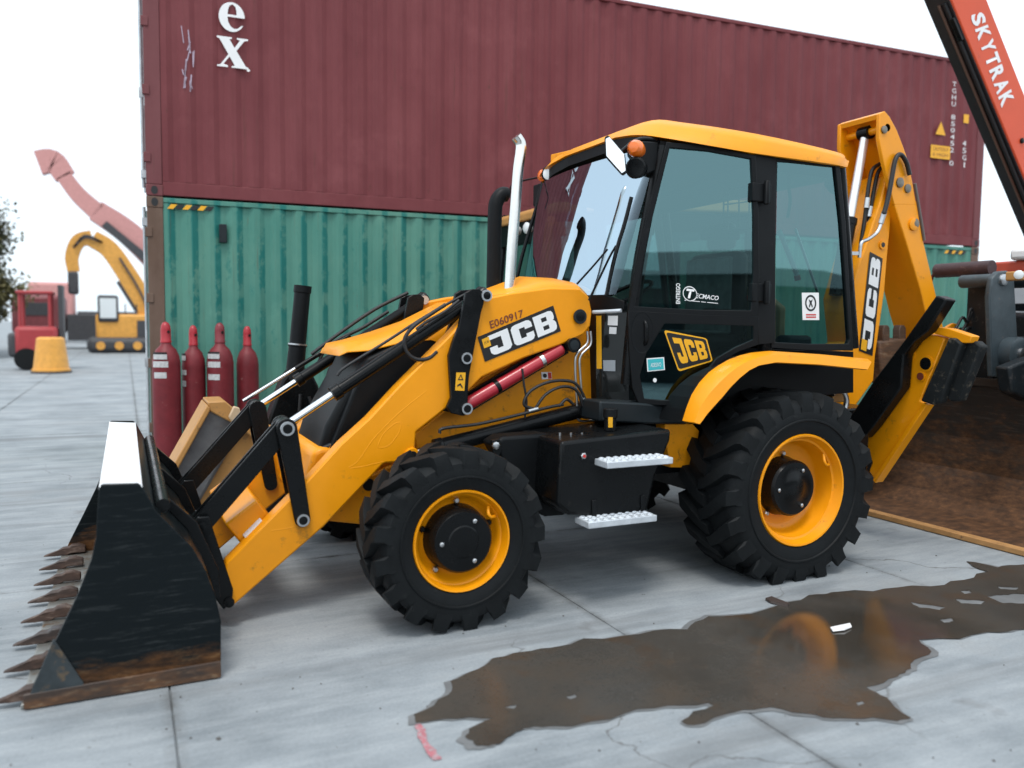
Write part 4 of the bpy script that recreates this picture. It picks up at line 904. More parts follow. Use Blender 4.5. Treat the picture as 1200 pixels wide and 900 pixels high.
for k, (x, y, z) in enumerate(((1.72, .98, 1.6), (1.76, 1.42, 1.62), (2.62, 1.0, 1.75), (2.62, 1.12, 1.78), (2.62, 1.3, 1.76), (2.62, 1.4, 1.74))):
    lv = tube('control_lever', (x, y, 1.2), (x-.04, y, z), .01, BLK, BH, 8); lathe('knob', (x-.04, y, z), (0, 0, 1), [(-.02, .012), (0, .024), (.03, .026), (.045, .01)], DRED if k == 2 else BLKP, lv, 10)
box('instrument_panel', (1.5, 1.5, 1.45), (1.62, 1.72, 1.85), DGREY, BH, .03); box('paper_sheet', (1.58, .86, 1.625), (1.5, 1.1, 1.632), WHT, BH, 0); box('cab_heater_box', (2.62, .6, 1.1), (2.86, 1.7, 1.5), BLKP, BH, .03)
tube('gas_strut', S(913, 270, .12), S(934, 322, .10), .016, WHT, BH, 10); tube('strut_rod', S(932, 268, .16), S(958, 342, .12), .009, STL, BH, 8); lathe('strut_end', S(934, 323, .10), (.3, 0, -1), [(0, .02), (.03, .02)], DRED, BH, 10)
path('cable', [S(u, v, .09) for u, v in ((927,196),(924,215),(926,235),(923,255))], .01, HOSE, BH)
platex('rear_console', [(y, z) for y, z in ((.7, 1.1), (1.7, 1.1), (1.7, 1.7), (1.4, 1.85), (.95, 1.85), (.7, 1.7))], 2.62, 2.7, TANB, BH, .02)
# wipers, mirror, lamps
path('wiper_arm', [D(u, v, -.01) for u, v in ((690,352),(703,325),(715,300),(722,288))], .007, BLK, BH); path('wiper_arm', [D(u, v, -.01) for u, v in ((676,333),(695,312),(712,292))], .006, BLK, BH)
bm = BM(); add_path(bm, [D(u, v, -.02) for u, v in ((740,231),(732,262),(724,288),(716,320),(711,346))], .012, 6, 4); fin('wiper_blade', bm, BLK, BH, 50)
mp_ = [T(u, v, .36) for u, v in ((708,160),(713,157),(733,180),(735,203),(729,206),(708,183))]
nmir = Vector((-.5, -.8, .1)).normalized(); c_ = sum(mp_, Vector())/6
mp_ = [TP(u, v, c_, nmir) for u, v in ((708,160),(713,157.5),(733,181),(735,203),(730,206.5),(709,183))]
bm = BM(); add_prism(bm, mp_, [c_+(p-c_)*.85-nmir*.05 for p in mp_]); mr_ = fin('mirror', bm, BLKP, BH, None, .008)
bm = BM(); bm.faces.new([bm.verts.new(c_+(p-c_)*.86+nmir*.004) for p in mp_]); fin('mirror_glass', bm, MIRR, mr_)
path('mirror_arm', [c_-nmir*.04, T(745, 165, .45), T(765, 164, .46), T(775, 172, .47), T(772, 196, .48)], .013, BLK, mr_)
pc = T(748, 187, .40); lp = lathe('indicator_lamp', pc+Vector((-.03, -.02, .055)), (-.75, -.6, 0), [(-.06, .04), (0, .05), (.03, .046), (.055, .03), (.06, .01)], LENS, BH, 18)
lathe('work_lamp', pc+Vector((-.02, -.02, -.055)), (-.75, -.6, -.1), [(-.08, .03), (-.03, .055), (.03, .062), (.035, .052), (.03, .02)], BLK, BH, 20)
bm = BM(); add_prism(bm, [T(u, v, .43) for u, v in ((737,164),(772,166),(770,200),(757,205),(737,180))], [T(u, v, .43)+Vector((.04, .08, 0)) for u, v in ((737,164),(772,166),(770,200),(757,205),(737,180))]); fin('lamp_bracket', bm, BLKP, BH, None, .01)
fp = T(645, 204, 1.80); lathe('work_lamp', fp, (-.8, -.55, 0), [(-.08, .03), (-.03, .055), (.03, .06), (.036, .052), (.03, .05)], BLK, BH, 20); lathe('lamp_lens', fp, (-.8, -.55, 0), [(.02, .048), (.033, .046), (.04, .02)], CLEAR, BH, 18)
lathe('indicator_lamp', T(637, 206, 1.95), (-.8, -.4, 0), [(-.03, .04), (.02, .045), (.04, .02)], LENS, BH, 14)
hp_ = [T(u, v, 1.84) for u, v in ((650,195),(690,190),(690,212),(655,222))]
path('mirror_arm', [T(u, v, 2.05) for u, v in ((605,330),(612,300),(622,265),(628,245),(633,222),(640,205))], .015, BLK, BH); path('mirror_arm', [T(u, v, 2.1) for u, v in ((598,232),(599,218),(612,212),(630,208))], .007, BLK, BH)
mb = T(631, 228, 2.1); box('far_mirror', (mb.x-.02, 2.04, mb.z-.09), (mb.x+.03, 2.16, mb.z+.08), BLKP, BH, .012)
# cab prints
q = quad([D(u, v, .012) for u, v in ((777.5,386.5),(828,396.5),(835,423),(795,435.5))], .004)
b_ = flat('door_badge', q, [(rrect(0, 0, 1, 1, .07, 4),)], DYEL, BH, 1); flat('badge_field', q, [(rrect(.035, .05, .965, .95, .06, 4),)], DBLK, b_, 1.4); flat('badge_letters', q, letters_jcb(.13, .9, .16, .84, .05), DYEL, b_, 1.8)
q = quad([D(u, v, .012) for u, v in ((800,337.5),(842,343),(842,356),(800,352))], .003)
text('door_lettering', 'ECMACO', q, (.36, .3, 1, .7), WHT, BH, 1, .012, .25); text('door_initial', 'T', q, (.1, .22, .33, 1.0), WHT, BH, 1, .05, .2); text('door_line', '- -------- --- -------', q, (.05, 0, .98, .06), WHT, BH, 1, .02)
flat('ring_logo', q, [(ell(.2, .6, .2, .62, 24), ell(.2, .6, .18, .54, 24))], WHT, BH, 1)
q = quad([D(u, v, .012) for u, v in ((792,356),(792,332),(797,332),(797,356))], .003); text('door_lettering', 'ENTREGO', q, (0, 0, 1, 1), WHT, BH, 1, .02)
q = quad([D(u, v, .012) for u, v in ((757.5,420),(778,418.5),(779,433.5),(758.5,435.5))], .004); b_ = flat('cyan_sticker', q, [(FULL,)], WHT, BH, 1); flat('sticker_field', q, [(rrect(.06, .08, .94, .92),)], DCYAN, b_, 1.4); text('sticker_text', 'ADESIVO', q, (.2, .3, .8, .62), WHT, b_, 1.8)
q = quad([D(u, v, .012) for u, v in ((765,443),(769.5,443),(769.5,448),(765,448))], .004); flat('round_sticker', q, [(ell(.5, .5, .5, .5, 14),)], WHT, BH, 1)
q = quad([S(u, v, .01) for u, v in ((939,343),(959,343),(959.5,375),(940,375))], .004); b_ = flat('glass_sticker', q, [(FULL,)], WHT, BH, 1)
flat('oval_emblem', q, [(ell(.5, .62, .33, .3, 24), ell(.5, .62, .25, .23, 24))], DBLK, b_, 1.4); flat('emblem_mark', q, [([(.42,.45),(.5,.58),(.58,.45),(.62,.5),(.55,.62),(.62,.76),(.5,.7),(.38,.76),(.45,.62),(.38,.5)],)], DBLK, b_, 1.4)
for k in range(2): flat('red_line', q, [(rrect(.2, .17-.09*k, .8, .22-.09*k),)], DRED, b_, 1.4)
q = quad([T(u, v, .80) for u, v in ((634,436),(646,436),(646.5,444),(634.5,444.5))], .004); b_ = flat('small_label', q, [(FULL,)], WHT, BH, 1); flat('label_red', q, [(rrect(.62, .05, .96, .95),)], DRED, b_, 1.4); flat('label_dot', q, [(ell(.32, .5, .2, .3, 14),)], DBLK, b_, 1.4)

# --- rear mudguards
fo = [(806,494),(811,478),(817,463),(826,449),(837,437),(848,429),(860,422),(873,417),(887,413.5),(907,411.5),(960,415),(1017,420.5)]
fi = [(820,497),(824,492),(829,485),(837,476),(847,465),(856,454),(867,443),(878,434),(890,428),(910,424.5),(960,427),(1017,433)]
GI = .07                         # the guard's upper edge sits further in than its lip
fo3 = [T(u, v, GI) for u, v in fo]; fi3 = [T(u, v, .0) for u, v in fi]
for g in (lambda p: p, mir):
    bm = BM(); B = [bm.verts.new(g(p)) for p in fi3]
    Mi = [bm.verts.new(g(a_.lerp(b_, .55)+Vector((0, -.022, 0))+(a_-Vector((2.25, a_.y, .6))).normalized()*.012)) for a_, b_ in zip(fi3, fo3)]
    A = [bm.verts.new(g(p)) for p in fo3]; C_ = [bm.verts.new(g(p+Vector((0, .05, .0)))) for p in fo3]
    inw = [(Vector((2.25, p.y, .6))-p).normalized()*.02 for p in fo3]
    D_ = [bm.verts.new(g(p+Vector((0, .05, 0))+n_)) for p, n_ in zip(fo3, inw)]; E_ = [bm.verts.new(g(p+Vector((0, .0, 0))+n_)) for p, n_ in zip(fo3, inw)]; F_ = [bm.verts.new(g(p+Vector((0, .018, .0))+n_*.3)) for p, n_ in zip(fi3, inw)]
    lps = (B, Mi, A, C_, D_, E_, F_)
    for X_, Y_ in zip(lps, lps[1:]+lps[:1]):
        for i in range(len(A)-1): bm.faces.new((X_[i], X_[i+1], Y_[i+1], Y_[i]))
    for e in (0, -1): bm.faces.new([L_[e] for L_ in lps])
    fin('mudguard', bm, YEL, BH, 38)
    bm = BM(); sh = [p+n_*2.2 for p, n_ in zip(fo3, inw)]
    L0 = [bm.verts.new(g(Vector((p.x, .14, p.z)))) for p in sh]; L1 = [bm.verts.new(g(Vector((p.x, .54, p.z)))) for p in sh]; L2 = [bm.verts.new(g(Vector((p.x, .55, min(p.z-.02, .62))))) for p in sh]
    for X_, Y_ in ((L0, L1), (L1, L2)):
        for i in range(len(L0)-1): bm.faces.new((X_[i], X_[i+1], Y_[i+1], Y_[i]))
    fin('inner_guard', bm, BLKP, BH)
    bm = BM(); pp = [T(u, v, .42) for u, v in ((779,497),(812,497),(820,505),(812,548),(786,548),(781,520))]; add_prism(bm, [g(p) for p in pp], [g(p+Vector((0, .1, 0))) for p in pp]); fin('frame_gusset', bm, YEL2, BH, None, .006)
# --- rear frame, digging arm
bm = BM(); add_box(bm, (2.75, .45, .5), (3.28, my(.45), .8)); add_box(bm, (3.1, .75, .45), (3.75, my(.75), .95)); fin('rear_frame', bm, BLK, BH, None, .015)
# boom
boom = XZ([(985,490),(985,412),(1001,402),(996,350),(1008,306),(1016,284),(1031,240),(1040,206),(1047,202),(1050,212),(1046,239),(1040,303),(1037,340),(1026,418),(1024,446),(1000,480)], 1.05)
bmn = plate('boom', boom, 1.05, 1.33, YEL, BH, .012)
q = quad([T(u, v, 1.05) for u, v in ((1006,411),(1019,295),(1034,303),(1022,417))], .004)
b_ = flat('badge_plate', q, [(FULL,)], DBLK, bmn, 1); flat('badge_letters', q, letters_jcb(.05, .97, .14, .86, .035), WHT, b_, 1.5); flat('badge_square', q, [([(.02,.5),(.13,.5),(.13,.9),(.02,.9)],)], DYEL, b_, 1.8)
lathe('boom_pin', T(1033.5, 287, 1.05), (0, -1, 0), [(0, .035), (.012, .035), (.012, .02), (.004, .018)], YEL, bmn, 16); lathe('pin_hole', T(1033.5, 287, 1.05)+Vector((0, -.0125, 0)), (0, -1, 0), [(0, .02), (.002, .02)], DBLK, bmn, 12)
# dipper: hollow head of two cheeks, box section below
DY0, DY1 = .98, 1.40
head = XZ([(1031,133),(1037,130),(1043,137),(1051,152),(1058,170),(1064,187),(1069,211),(1074,240),(1048,240),(1041,213),(1035,187),(1030,162)], DY0)
dp = plate('dipper', head, DY0, DY0+.035, YEL, BH, .006); plate('dipper_cheek', head, DY1-.035, DY1, YEL, dp, .006)
back = XZ([(1031,133),(1037,130),(1043,137),(1051,152),(1058,170),(1064,187),(1069,211),(1074,240),(1070,240),(1065,212),(1060,189),(1054,173),(1047,156),(1040,143),(1036,137),(1032,139)], DY0)
plate('dipper_back', back, DY0+.03, DY1-.03, YEL, dp, .003)
lowd = XZ([(1046,232),(1074,235),(1081,277),(1092,324),(1101,362),(1108,395),(1095,400),(1085,366),(1079,340),(1061,280)], DY0)
plate('dipper_box', lowd, DY0+.001, DY1-.06, YEL, dp, .008)
DST = mk('greasy_pin_steel', (.2, .18, .15), .45, .7, var=.3, scale=20)
for u, v, r in ((1035.5, 152, .03), (1054, 214, .04), (1063, 221, .035), (1072, 262, .04), (1070, 263, .05)):
    lathe('dipper_pin', T(u, v, DY0), (0, -1, 0), [(-.02, r), (.012, r), (.016, r*.6)], DST if r < .05 else YEL, dp, 14)
path('worn_seam', [T(u, v, DY0-.004) for u, v in ((1072,215),(1080,262),(1083,282))], .012, mk('seam_grease', (.12, .1, .09), .5), dp)
a0, a1 = T(1014.5, 156, 1.19), T(996, 256, 1.19)
lathe('ram_eye', a0+Vector((0, -.05, 0)), (0, 1, 0), [(0, .055), (.1, .055)], BLK, dp, 18); tube('eye_pin', (a0.x, DY0, a0.z), (a0.x, DY1, a0.z), .03, YEL, dp)
rr_ = tube('dipper_ram', a1, a1+(a1-a0)*.9, .055, BLK, BH); tube('ram_rod', a0, a1, .034, mk('bright_rod', (.9, .9, .9), .3, .6), rr_); lathe('gland', a1-(a1-a0).normalized()*.01, a1-a0, [(0, .04), (.01, .06), (.06, .06)], BLK, rr_, 18)
for L_ in (((1031,192),(1022,200),(1017,225),(1013,260),(1006,300),(1000,320),(996,340)), ((1033,196),(1028,205),(1022,235),(1016,270),(1008,305),(1001,330))):
    path('hose', [T(u, v, 1.12) for u, v in L_], .016, HOSE, BH); 
    p0, p1 = T(L_[3][0]+4, L_[3][1]-28, 1.11), T(L_[3][0]+2.2, L_[3][1]-16, 1.11); tube('hose_coupling', p0, p1, .022, STL, BH, 10)
path('hose', [T(u, v, .95) for u, v in ((1066,205),(1062,190),(1055,181),(1049,188),(1044,215),(1040,235),(1036,250))], .018, HOSE, BH)
path('steel_pipe', [T(u, v, .98) for u, v in ((1036,250),(1033,260),(1028,272),(1018,280),(1010,284),(1008,292),(1007,302))], .014, STL, BH); tube('hose_coupling', T(1036.5, 248, .97), T(1032, 262, .98), .021, STL, BH, 10)
bm = BM(); pr_y(bm, XZ([(996,295),(1004,295),(1004,299),(996,299)], .99), .97, 1.03); fin('pipe_clamp', bm, STL, BH)
# digging bucket curled between boom and dipper
EX = grime_mat('digging_bucket_rust', (.07, .04, .025), (.16, .075, .035), (.5, 2.0), .6)
db = plate('digging_bucket', XZ([(1030,400),(1062,396),(1072,420),(1060,445),(1034,450)], 1.12), 1.12, 1.36, EX, BH, .02)
for u in (1039, 1058): plate('bucket_tooth', XZ([(u-4,402),(u+4,402),(u+4,384),(u+2,381),(u-2,381),(u-4,386)], 1.13), 1.13, 1.2, EX, db, .008)
for yy_ in (1.06, 1.30): link_plate('tipping_link', T(1101, 388, 1.2), T(1056, 418, 1.2), .07, .08, yy_, yy_+.03, BH, YEL)
tube('link_pin', (T(1101, 388, 1.2).x, 1.0, T(1101, 388, 1.2).z), (T(1101, 388, 1.2).x, 1.37, T(1101, 388, 1.2).z), .035, DST, BH)
# stabilisers (fold in the plane across the machine)
leg = YZ([(1010,518),(1024,500),(1057,454),(1060,440),(1058,414),(1060,410),(1068,400),(1088,391),(1108,396),(1078,470),(1088,474),(1027,566),(1018,552),(1022,542),(1017,526)], 3.4)
blk = YZ([(1098,346),(1111,351),(1088,388),(1072,400),(1060,416),(1058,440),(1057,454),(1024,500),(1012,514),(997,488),(1026,444),(1062,397)], 3.3)
pad1 = YZ([(1112,396),(1119,396),(1127,403),(1102,472),(1094,475),(1079,470)], 3.36); pad2 = YZ([(1135,399),(1143,400),(1149.5,406),(1124,470),(1114,471),(1107,465)], 3.42)
capy = YZ([(1090,389),(1095,383),(1112,385),(1139,394),(1136,402),(1126,402),(1112,396)], 3.38)
for g in (lambda y: y, my):
    G = lambda L_: [(g(y), z) for y, z in L_]
    sb = platex('stabiliser_leg', G(leg), 3.4, 3.47, YEL, BH, .008); platex('stabiliser_ram', G(blk), 3.29, 3.39, BLK, BH, .012)
    platex('foot_bracket', G(capy), 3.38, 3.46, YEL, sb, .006)
    platex('rubber_pad', G(pad1), 3.355, 3.43, mk('street_pad_rubber', (.009, .011, .012), .65, spec=.25, var=.3, dirt=(.1, .085, .065), dirt_amt=.35, scale=9), sb, .012); platex('rubber_pad', G(pad2), 3.42, 3.5, bpy.data.materials['street_pad_rubber'], sb, .012)
    # flange rib along the leg's lower edge
    rb = YZ([(1088,474),(1084,472),(1024,562),(1027,566)], 3.39); platex('leg_flange', G(rb), 3.375, 3.4, YEL, sb, .004)
    for u, v, r, mt_ in ((1066,416,.034,BLK),(1085.5,426,.042,BLK),(1079.5,441,.026,DDRED)):
        p = T(u, v, x=3.4); lathe('pivot_boss', (3.4, g(p.y), p.z), (-1, 0, 0), [(-.02, r*1.35), (.006, r*1.35), (.007, r)], YEL, sb, 18); lathe('boss_core', (3.392, g(p.y), p.z), (-1, 0, 0), [(0, r), (.003, r)], mt_, sb, 16)
tp = T(1104, 350, x=3.29)
p = T(982, 465, .5); bm = BM(); add_path(bm, [T(u, v, .5) for u, v in ((975,462),(985,455),(992,470),(988,490),(996,500))], .02, 8, 4); fin('valve_pipes', bm, STL, BH, 50)
box('valve_block', (p.x-.05, .5, p.z-.04), (p.x+.08, .62, p.z+.09), mk('brass_valve', (.35, .2, .08), .45, .6), BH, .01)
# ------------------------------------------------------------------ second machine parked behind, by the containers
TAN = mk('faded_tan_paint', (.48, .24, .07), .5, var=.12, dirt=(.2, .12, .06), dirt_amt=.25, scale=5)
GREYW = mk('scoured_grey_steel', (.14, .14, .145), .5, .3, var=.3, dirt=(.3, .2, .1), dirt_amt=.2, scale=6)
ML = thing('compact_loader', 'second yellow loader parked behind, its cab roof and black snorkel seen past the exhaust', 'loader', (1.9, 3.9, 0))
y0, y1 = 3.0, 4.35
rp = [T(u, v, y0) for u, v in ((646,241),(652,237),(760,230),(900,236),(900,250),(760,246),(652,250),(646,251))]
bm = BM(); add_prism(bm, rp, [Vector((p.x, y1, p.z)) for p in rp]); rf2 = fin('cab_roof', bm, TAN, ML, None, .02, 3)
hp2 = [T(u, v, y0+.05) for u, v in ((648,251),(700,248),(890,252),(890,272),(700,272),(650,278))]
bm = BM(); add_prism(bm, hp2, [Vector((p.x, y1-.05, p.z)) for p in hp2]); fin('header', bm, BLKP, rf2, None, .006)
xf, xr = rp[0].x+.1, rp[3].x-.2; zr = rp[2].z-.1
for y in (y0+.06, y1-.06):
    for xa, xb in ((xf+.05, xf-.12), ((xf+xr)/2, (xf+xr)/2), (xr, xr+.05)): tube('cab_post', (xa, y, zr), (xb, y, 1.0), .04, BLK, ML, 8)
    bm = BM(); bm.faces.new([bm.verts.new(p) for p in ((xf-.1, y, 1.2), (xr, y, 1.2), (xr, y, zr), (xf, y, zr))]); fin('side_glass', bm, GLS2, ML)
box('lower_body', (xf-.2, y0, .55), (xr+.3, y1, 1.15), TAN, ML, .03); box('engine_hood', (xf-1.3, y0+.3, .6), (xf-.1, y1-.3, 1.3), TAN, ML, .06)
for x in (xf-.7, xr-.2):
    for y, s_ in ((y0-.05, 1), (y1+.05, -1)):
        tw = lathe('wheel', (x, y, .5), (0, s_, 0), [(0, .3), (-.02, .36), (-.01, .46), (.03, .5), (.27, .5), (.31, .46), (.32, .3)], RUB, ML, 32); lathe('rim', (x, y, .5), (0, s_, 0), [(.02, .3), (.0, .29), (.06, .26), (.1, .1), (.05, .09)], TAN, tw, 28, 35, False)
for yl in (3.45, 3.7): lathe('work_lamp', (rp[0].x-.01, yl, rp[7].z-.08), (-1, -.2, 0), [(-.03, .04), (.02, .055), (.03, .045), (.035, .02)], CLEAR, ML, 16)
lathe('indicator_lamp', (rp[0].x+.02, y0+.03, rp[7].z-.06), (-.8, -.6, 0), [(-.03, .04), (.02, .05), (.04, .02)], LENS, ML, 12)
# tan bucket of the second loader lying behind the front linkage
TB = thing('tan_bucket', 'tan steel bucket with scoured grey inside, behind the black front links', 'bucket', (-.75, 3.3, 0))
a, b_, c_, d_ = T(200, 560, 3.1), T(246, 480, 3.1), T(283, 497, 3.1), T(224, 600, 3.1)
dy = 1.0
bm = BM(); add_prism(bm, [a, b_, c_, d_], [p+Vector((.03, .03, .0)) for p in (a, b_, c_, d_)]); fin('worn_face', bm, GREYW, TB, None, .006)
def strip(nm, pts, y, t_, mt_): 
    bm = BM(); L_ = [T(u, v, y) for u, v in pts]; add_prism(bm, L_, [p+Vector((.0, t_, 0)) for p in L_]); return fin(nm, bm, mt_, TB, None, .01)
strip('rim_edge', ((197,556),(243,474),(247,480),(203,560)), 3.05, .5, TAN); strip('top_flange', ((243,471),(264,470),(300,500),(298,515),(280,500),(246,482)), 3.07, .45, TAN)
strip('side_wall', ((222,592),(228,600),(300,540),(330,520),(330,500),(300,498),(282,497)), 3.16, .5, TAN)
strip('mounting_lug', ((268,489),(274,476),(281,478),(284,492),(276,500)), 2.98, .05, mk('pale_lug', (.55, .4, .25), .6))
z_ = T(224, 600, 3.2); bm = BM(); add_prism(bm, [(z_.x-.15, 3.2, 0), (z_.x+.5, 3.2, 0), (z_.x+.5, 3.2, .3), (z_.x-.15, 3.2, .3)], [(z_.x-.15, 3.8, 0), (z_.x+.5, 3.8, 0), (z_.x+.5, 3.8, .3), (z_.x-.15, 3.8, .3)]); fin('bucket_floor', bm, TAN, TB, None, .02)
# black upright tool between the machines
BT = thing('upright_breaker', 'black steel breaker tool standing upright on its bracket before the green container', 'hydraulic breaker', (-.2, 3.3, 0))
py = 3.3; p0, p1 = T(355, 335, py), T(345, 445, py)
lathe('barrel', p1, p0-p1, [(0, .075), (.1, .075), ((p0-p1).length*.35, .072), ((p0-p1).length*.36, .078), ((p0-p1).length*.38, .078), ((p0-p1).length*.39, .068), ((p0-p1).length*.92, .066), ((p0-p1).length*.93, .073), ((p0-p1).length, .073)], BLKP, BT, 24)
lathe('clamp_ring', p1+(p0-p1)*.37, p0-p1, [(0, .08), (.012, .08)], STL, BT, 20)
bk_ = XZ([(330,445),(340,432),(362,432),(372,452),(378,480),(372,540),(300,545),(303,520)], py)
plate('bracket', bk_, py-.05, py+.16, BLK, BT, .02); box('bracket_foot', (T(318, 540, py).x-.15, py-.2, 0), (T(372, 540, py).x+.1, py+.4, .25), BLK, BT, .02); box('bracket_stem', (T(318, 540, py).x, py, .2), (T(372, 540, py).x, py+.16, T(340, 520, py).z), BLK, BT, .01)
for L_ in (((352,462),(350,490),(346,520)), ((362,465),(370,490),(380,505)), ((402,400),(392,420),(384,440),(380,470))): path('hose', [T(u, v, py-.1) for u, v in L_], .014, HOSE, BT)

# ------------------------------------------------------------------ wheel loader at the right edge
WL = thing('wheel_loader', 'red and black loader at the right edge with a rusty wide bucket on the ground', 'wheel loader', (5.6, .4, 0))
WB0, WB1 = -1.3, 1.75
xe_ = 4.06
prof = [(xe_, .012), (xe_+.62, .03), (xe_+.84, .13), (xe_+.97, .34), (xe_+1.0, .62), (xe_+.97, .9), (xe_+.93, 1.10)]
bm = BM()
for A_, B_ in zip(prof, prof[1:]):
    d = (Vector(B_)-Vector(A_)).normalized(); n_ = Vector((d.y, -d.x))*.025; q_ = [A_, B_, (B_[0]+n_.x, B_[1]+n_.y), (A_[0]+n_.x, A_[1]+n_.y)]
    pr_y(bm, [(x, max(z, .003)) for x, z in q_], WB0, WB1)
lb = fin('rusty_bucket', bm, RUST, WL, 60); tag(lb, 'rust-brown loader bucket with a tan cutting edge')
sidep = [(xe_+.03, .012), (xe_+.62, .03), (xe_+.84, .13), (xe_+.97, .34), (xe_+1.0, .62), (xe_+.97, .9), (xe_+.93, 1.10), (xe_+.6, .85), (xe_+.28, .4)]
for y in (WB0, WB1-.03): plate('bucket_side', sidep, y, y+.03, RUST, lb, .004)
box('cutting_edge', (xe_-.035, WB0-.01, .005), (xe_+.05, WB1+.01, .045), EDGE, lb, .005)
box('spill_guard', (xe_+.91, WB0+.02, 1.08), (xe_+.965, WB1-.02, 1.15), RUST, lb, .004)
# coupler frame
xc = xe_+.98
cbm = BM(); add_tube(cbm, (xc-.02, .78, 2.07), (xc-.02, 1.29, 2.07), .062, 18); hb_ = fin('crossbar', cbm, mk('worn_maroon_bar', (.06, .032, .035), .55, var=.3, dirt=(.16, .1, .09), dirt_amt=.3, scale=9), WL, 40)
path('guard_rod', [(xc-.02, 1.28, 2.07), (xc-.03, 1.33, 2.0), (xc-.03, 1.34, 1.75), (xc-.03, 1.33, 1.2)], .014, mk('guard_rod_red', (.12, .03, .03), .5), WL)
DKP = mk('coupler_blue_grey', (.045, .062, .072), .45, var=.25, dirt=(.12, .1, .09), dirt_amt=.25, scale=8)
DK = mk('dark_machine_paint', (.01, .014, .017), .45, spec=.3, var=.25, dirt=(.08, .07, .065), dirt_amt=.3, scale=6)
cp = [(xc, 1.05), (xc+.42, 1.02), (xc+.5, 1.3), (xc+.34, 2.0), (xc+.22, 2.08), (xc+.1, 2.0)]
cpx = XZ([(1163,442),(1160,348),(1163,326),(1170,318),(1181,317),(1189,328),(1193,400),(1199,442)], .60)
for y in (.60, .0): plate('coupler_plate', cpx, y, y+.05, DKP, WL, .012)
pe = T(1175, 328, .60); lathe('pin_end', pe, (0, -1, 0), [(-.3, .05), (-.05, .05), (.0, .05), (.02, .045), (.025, .03)], STL, WL, 16); tube('top_pin', (pe.x, .65, pe.z), (pe.x, .95, pe.z), .055, DKP, WL)
be = T(1192, 414, .52); lathe('lower_boss', be, (0, -1, 0), [(-.08, .13), (.02, .13), (.03, .1)], DKP, WL, 24); lathe('pin_end', be+Vector((0, -.03, 0)), (0, -1, 0), [(0, .045), (.025, .045), (.03, .03)], STL, WL, 16)
tube('coupler_pin', (xc+.24, .40, 1.96), (xc+.24, .8, 1.96), .055, DK, WL); lathe('pin_end', (xc+.24, .40, 1.96), (0, -1, 0), [(0, .05), (.02, .05), (.025, .035)], STL, WL, 16)
box('coupler_body', (xc+.02, .10, .85), (xc+.25, 1.05, 1.5), DK, WL, .03); box('coupler_upright', (xc-.01, .74, 1.05), (xc+.1, 1.0, 2.04), DK, WL, .015)
lathe('pivot_boss', (xc+.30, .30, 1.25), (0, -1, 0), [(-.2, .16), (.02, .16), (.03, .12)], DK, WL, 24); lathe('pin_end', (xc+.30, .27, 1.25), (0, -1, 0), [(0, .055), (.03, .055), (.035, .04)], STL, WL, 16)
la_ = XZ([(1175,430),(1200,420),(1330,380),(1330,450),(1200,470),(1180,460)], .35); plate('lift_arm', la_, .30, .42, DK, WL, .02); plate('lift_arm', la_, -.6, -.48, DK, WL, .02)
tube('tilt_rod', (xc+.24, .5, 1.95), (xc+1.3, .5, 1.9), .03, CHR, WL); tube('tilt_barrel', (xc+1.1, .5, 1.91), (xc+2.0, .5, 1.87), .055, BLK, WL)
RP_ = mk('loader_red_paint', (.5, .07, .035), .42, coat=.2, var=.08, dirt=(.3, .12, .08), dirt_amt=.1, scale=4)
box('front_frame', (xc+.5, .3, 2.02), (xc+2.2, 1.3, 2.16), RP_, WL, .02); box('front_body', (xc+.8, -.1, .9), (xc+2.6, 1.2, 1.7), DK, WL, .04)
p = T(1194, 322, .32); lathe('head_lamp', p, (-1, -.5, 0), [(-.05, .025), (-.01, .034), (.008, .034), (.012, .028)], CLEAR, WL, 18); box('lamp_bracket', (p.x+.02, p.y, p.z-.04), (p.x+.08, p.y+.12, p.z+.03), TAN, WL, .01)
box('cross_member', (xc+.3, .35, 1.72), (xc+1.4, .9, 1.78), DK, WL, .01); box('white_tank', (xc+.45, .7, 2.16), (xc+.75, .95, 2.26), WHT, WL, .03)
for k_ in range(4): path('hose', [(xc+.15+k_*.05, .5+k_*.06, 1.95), (xc+.35+k_*.04, .45+k_*.07, 1.6), (xc+.3+k_*.08, .5+k_*.05, 1.35), (xc+.6, .5+k_*.05, 1.3)], .016, HOSE, WL)
for x in (xc+1.2,):
    for y, s_ in ((-.55, 1), (1.75, -1)):
        tw = lathe('wheel', (x+.3, y, .7), (0, s_, 0), [(0, .38), (-.02, .5), (-.01, .62), (.05, .7), (.4, .7), (.46, .62), (.47, .4)], RUB, WL, 40); lathe('rim', (x+.3, y, .7), (0, s_, 0), [(.02, .38), (0, .37), (.1, .32), (.14, .12), (.06, .11)], RP_, tw, 32, 35, False)
for L_ in (((1120,385),(1128,372),(1134,378),(1140,365),(1141,388)), ((1124,392),(1132,380),(1138,362),(1142,372)), ((1130,390),(1136,384),(1141,392))): path('hose', [T(u, v, .95) for u, v in L_], .012, HOSE, WL)

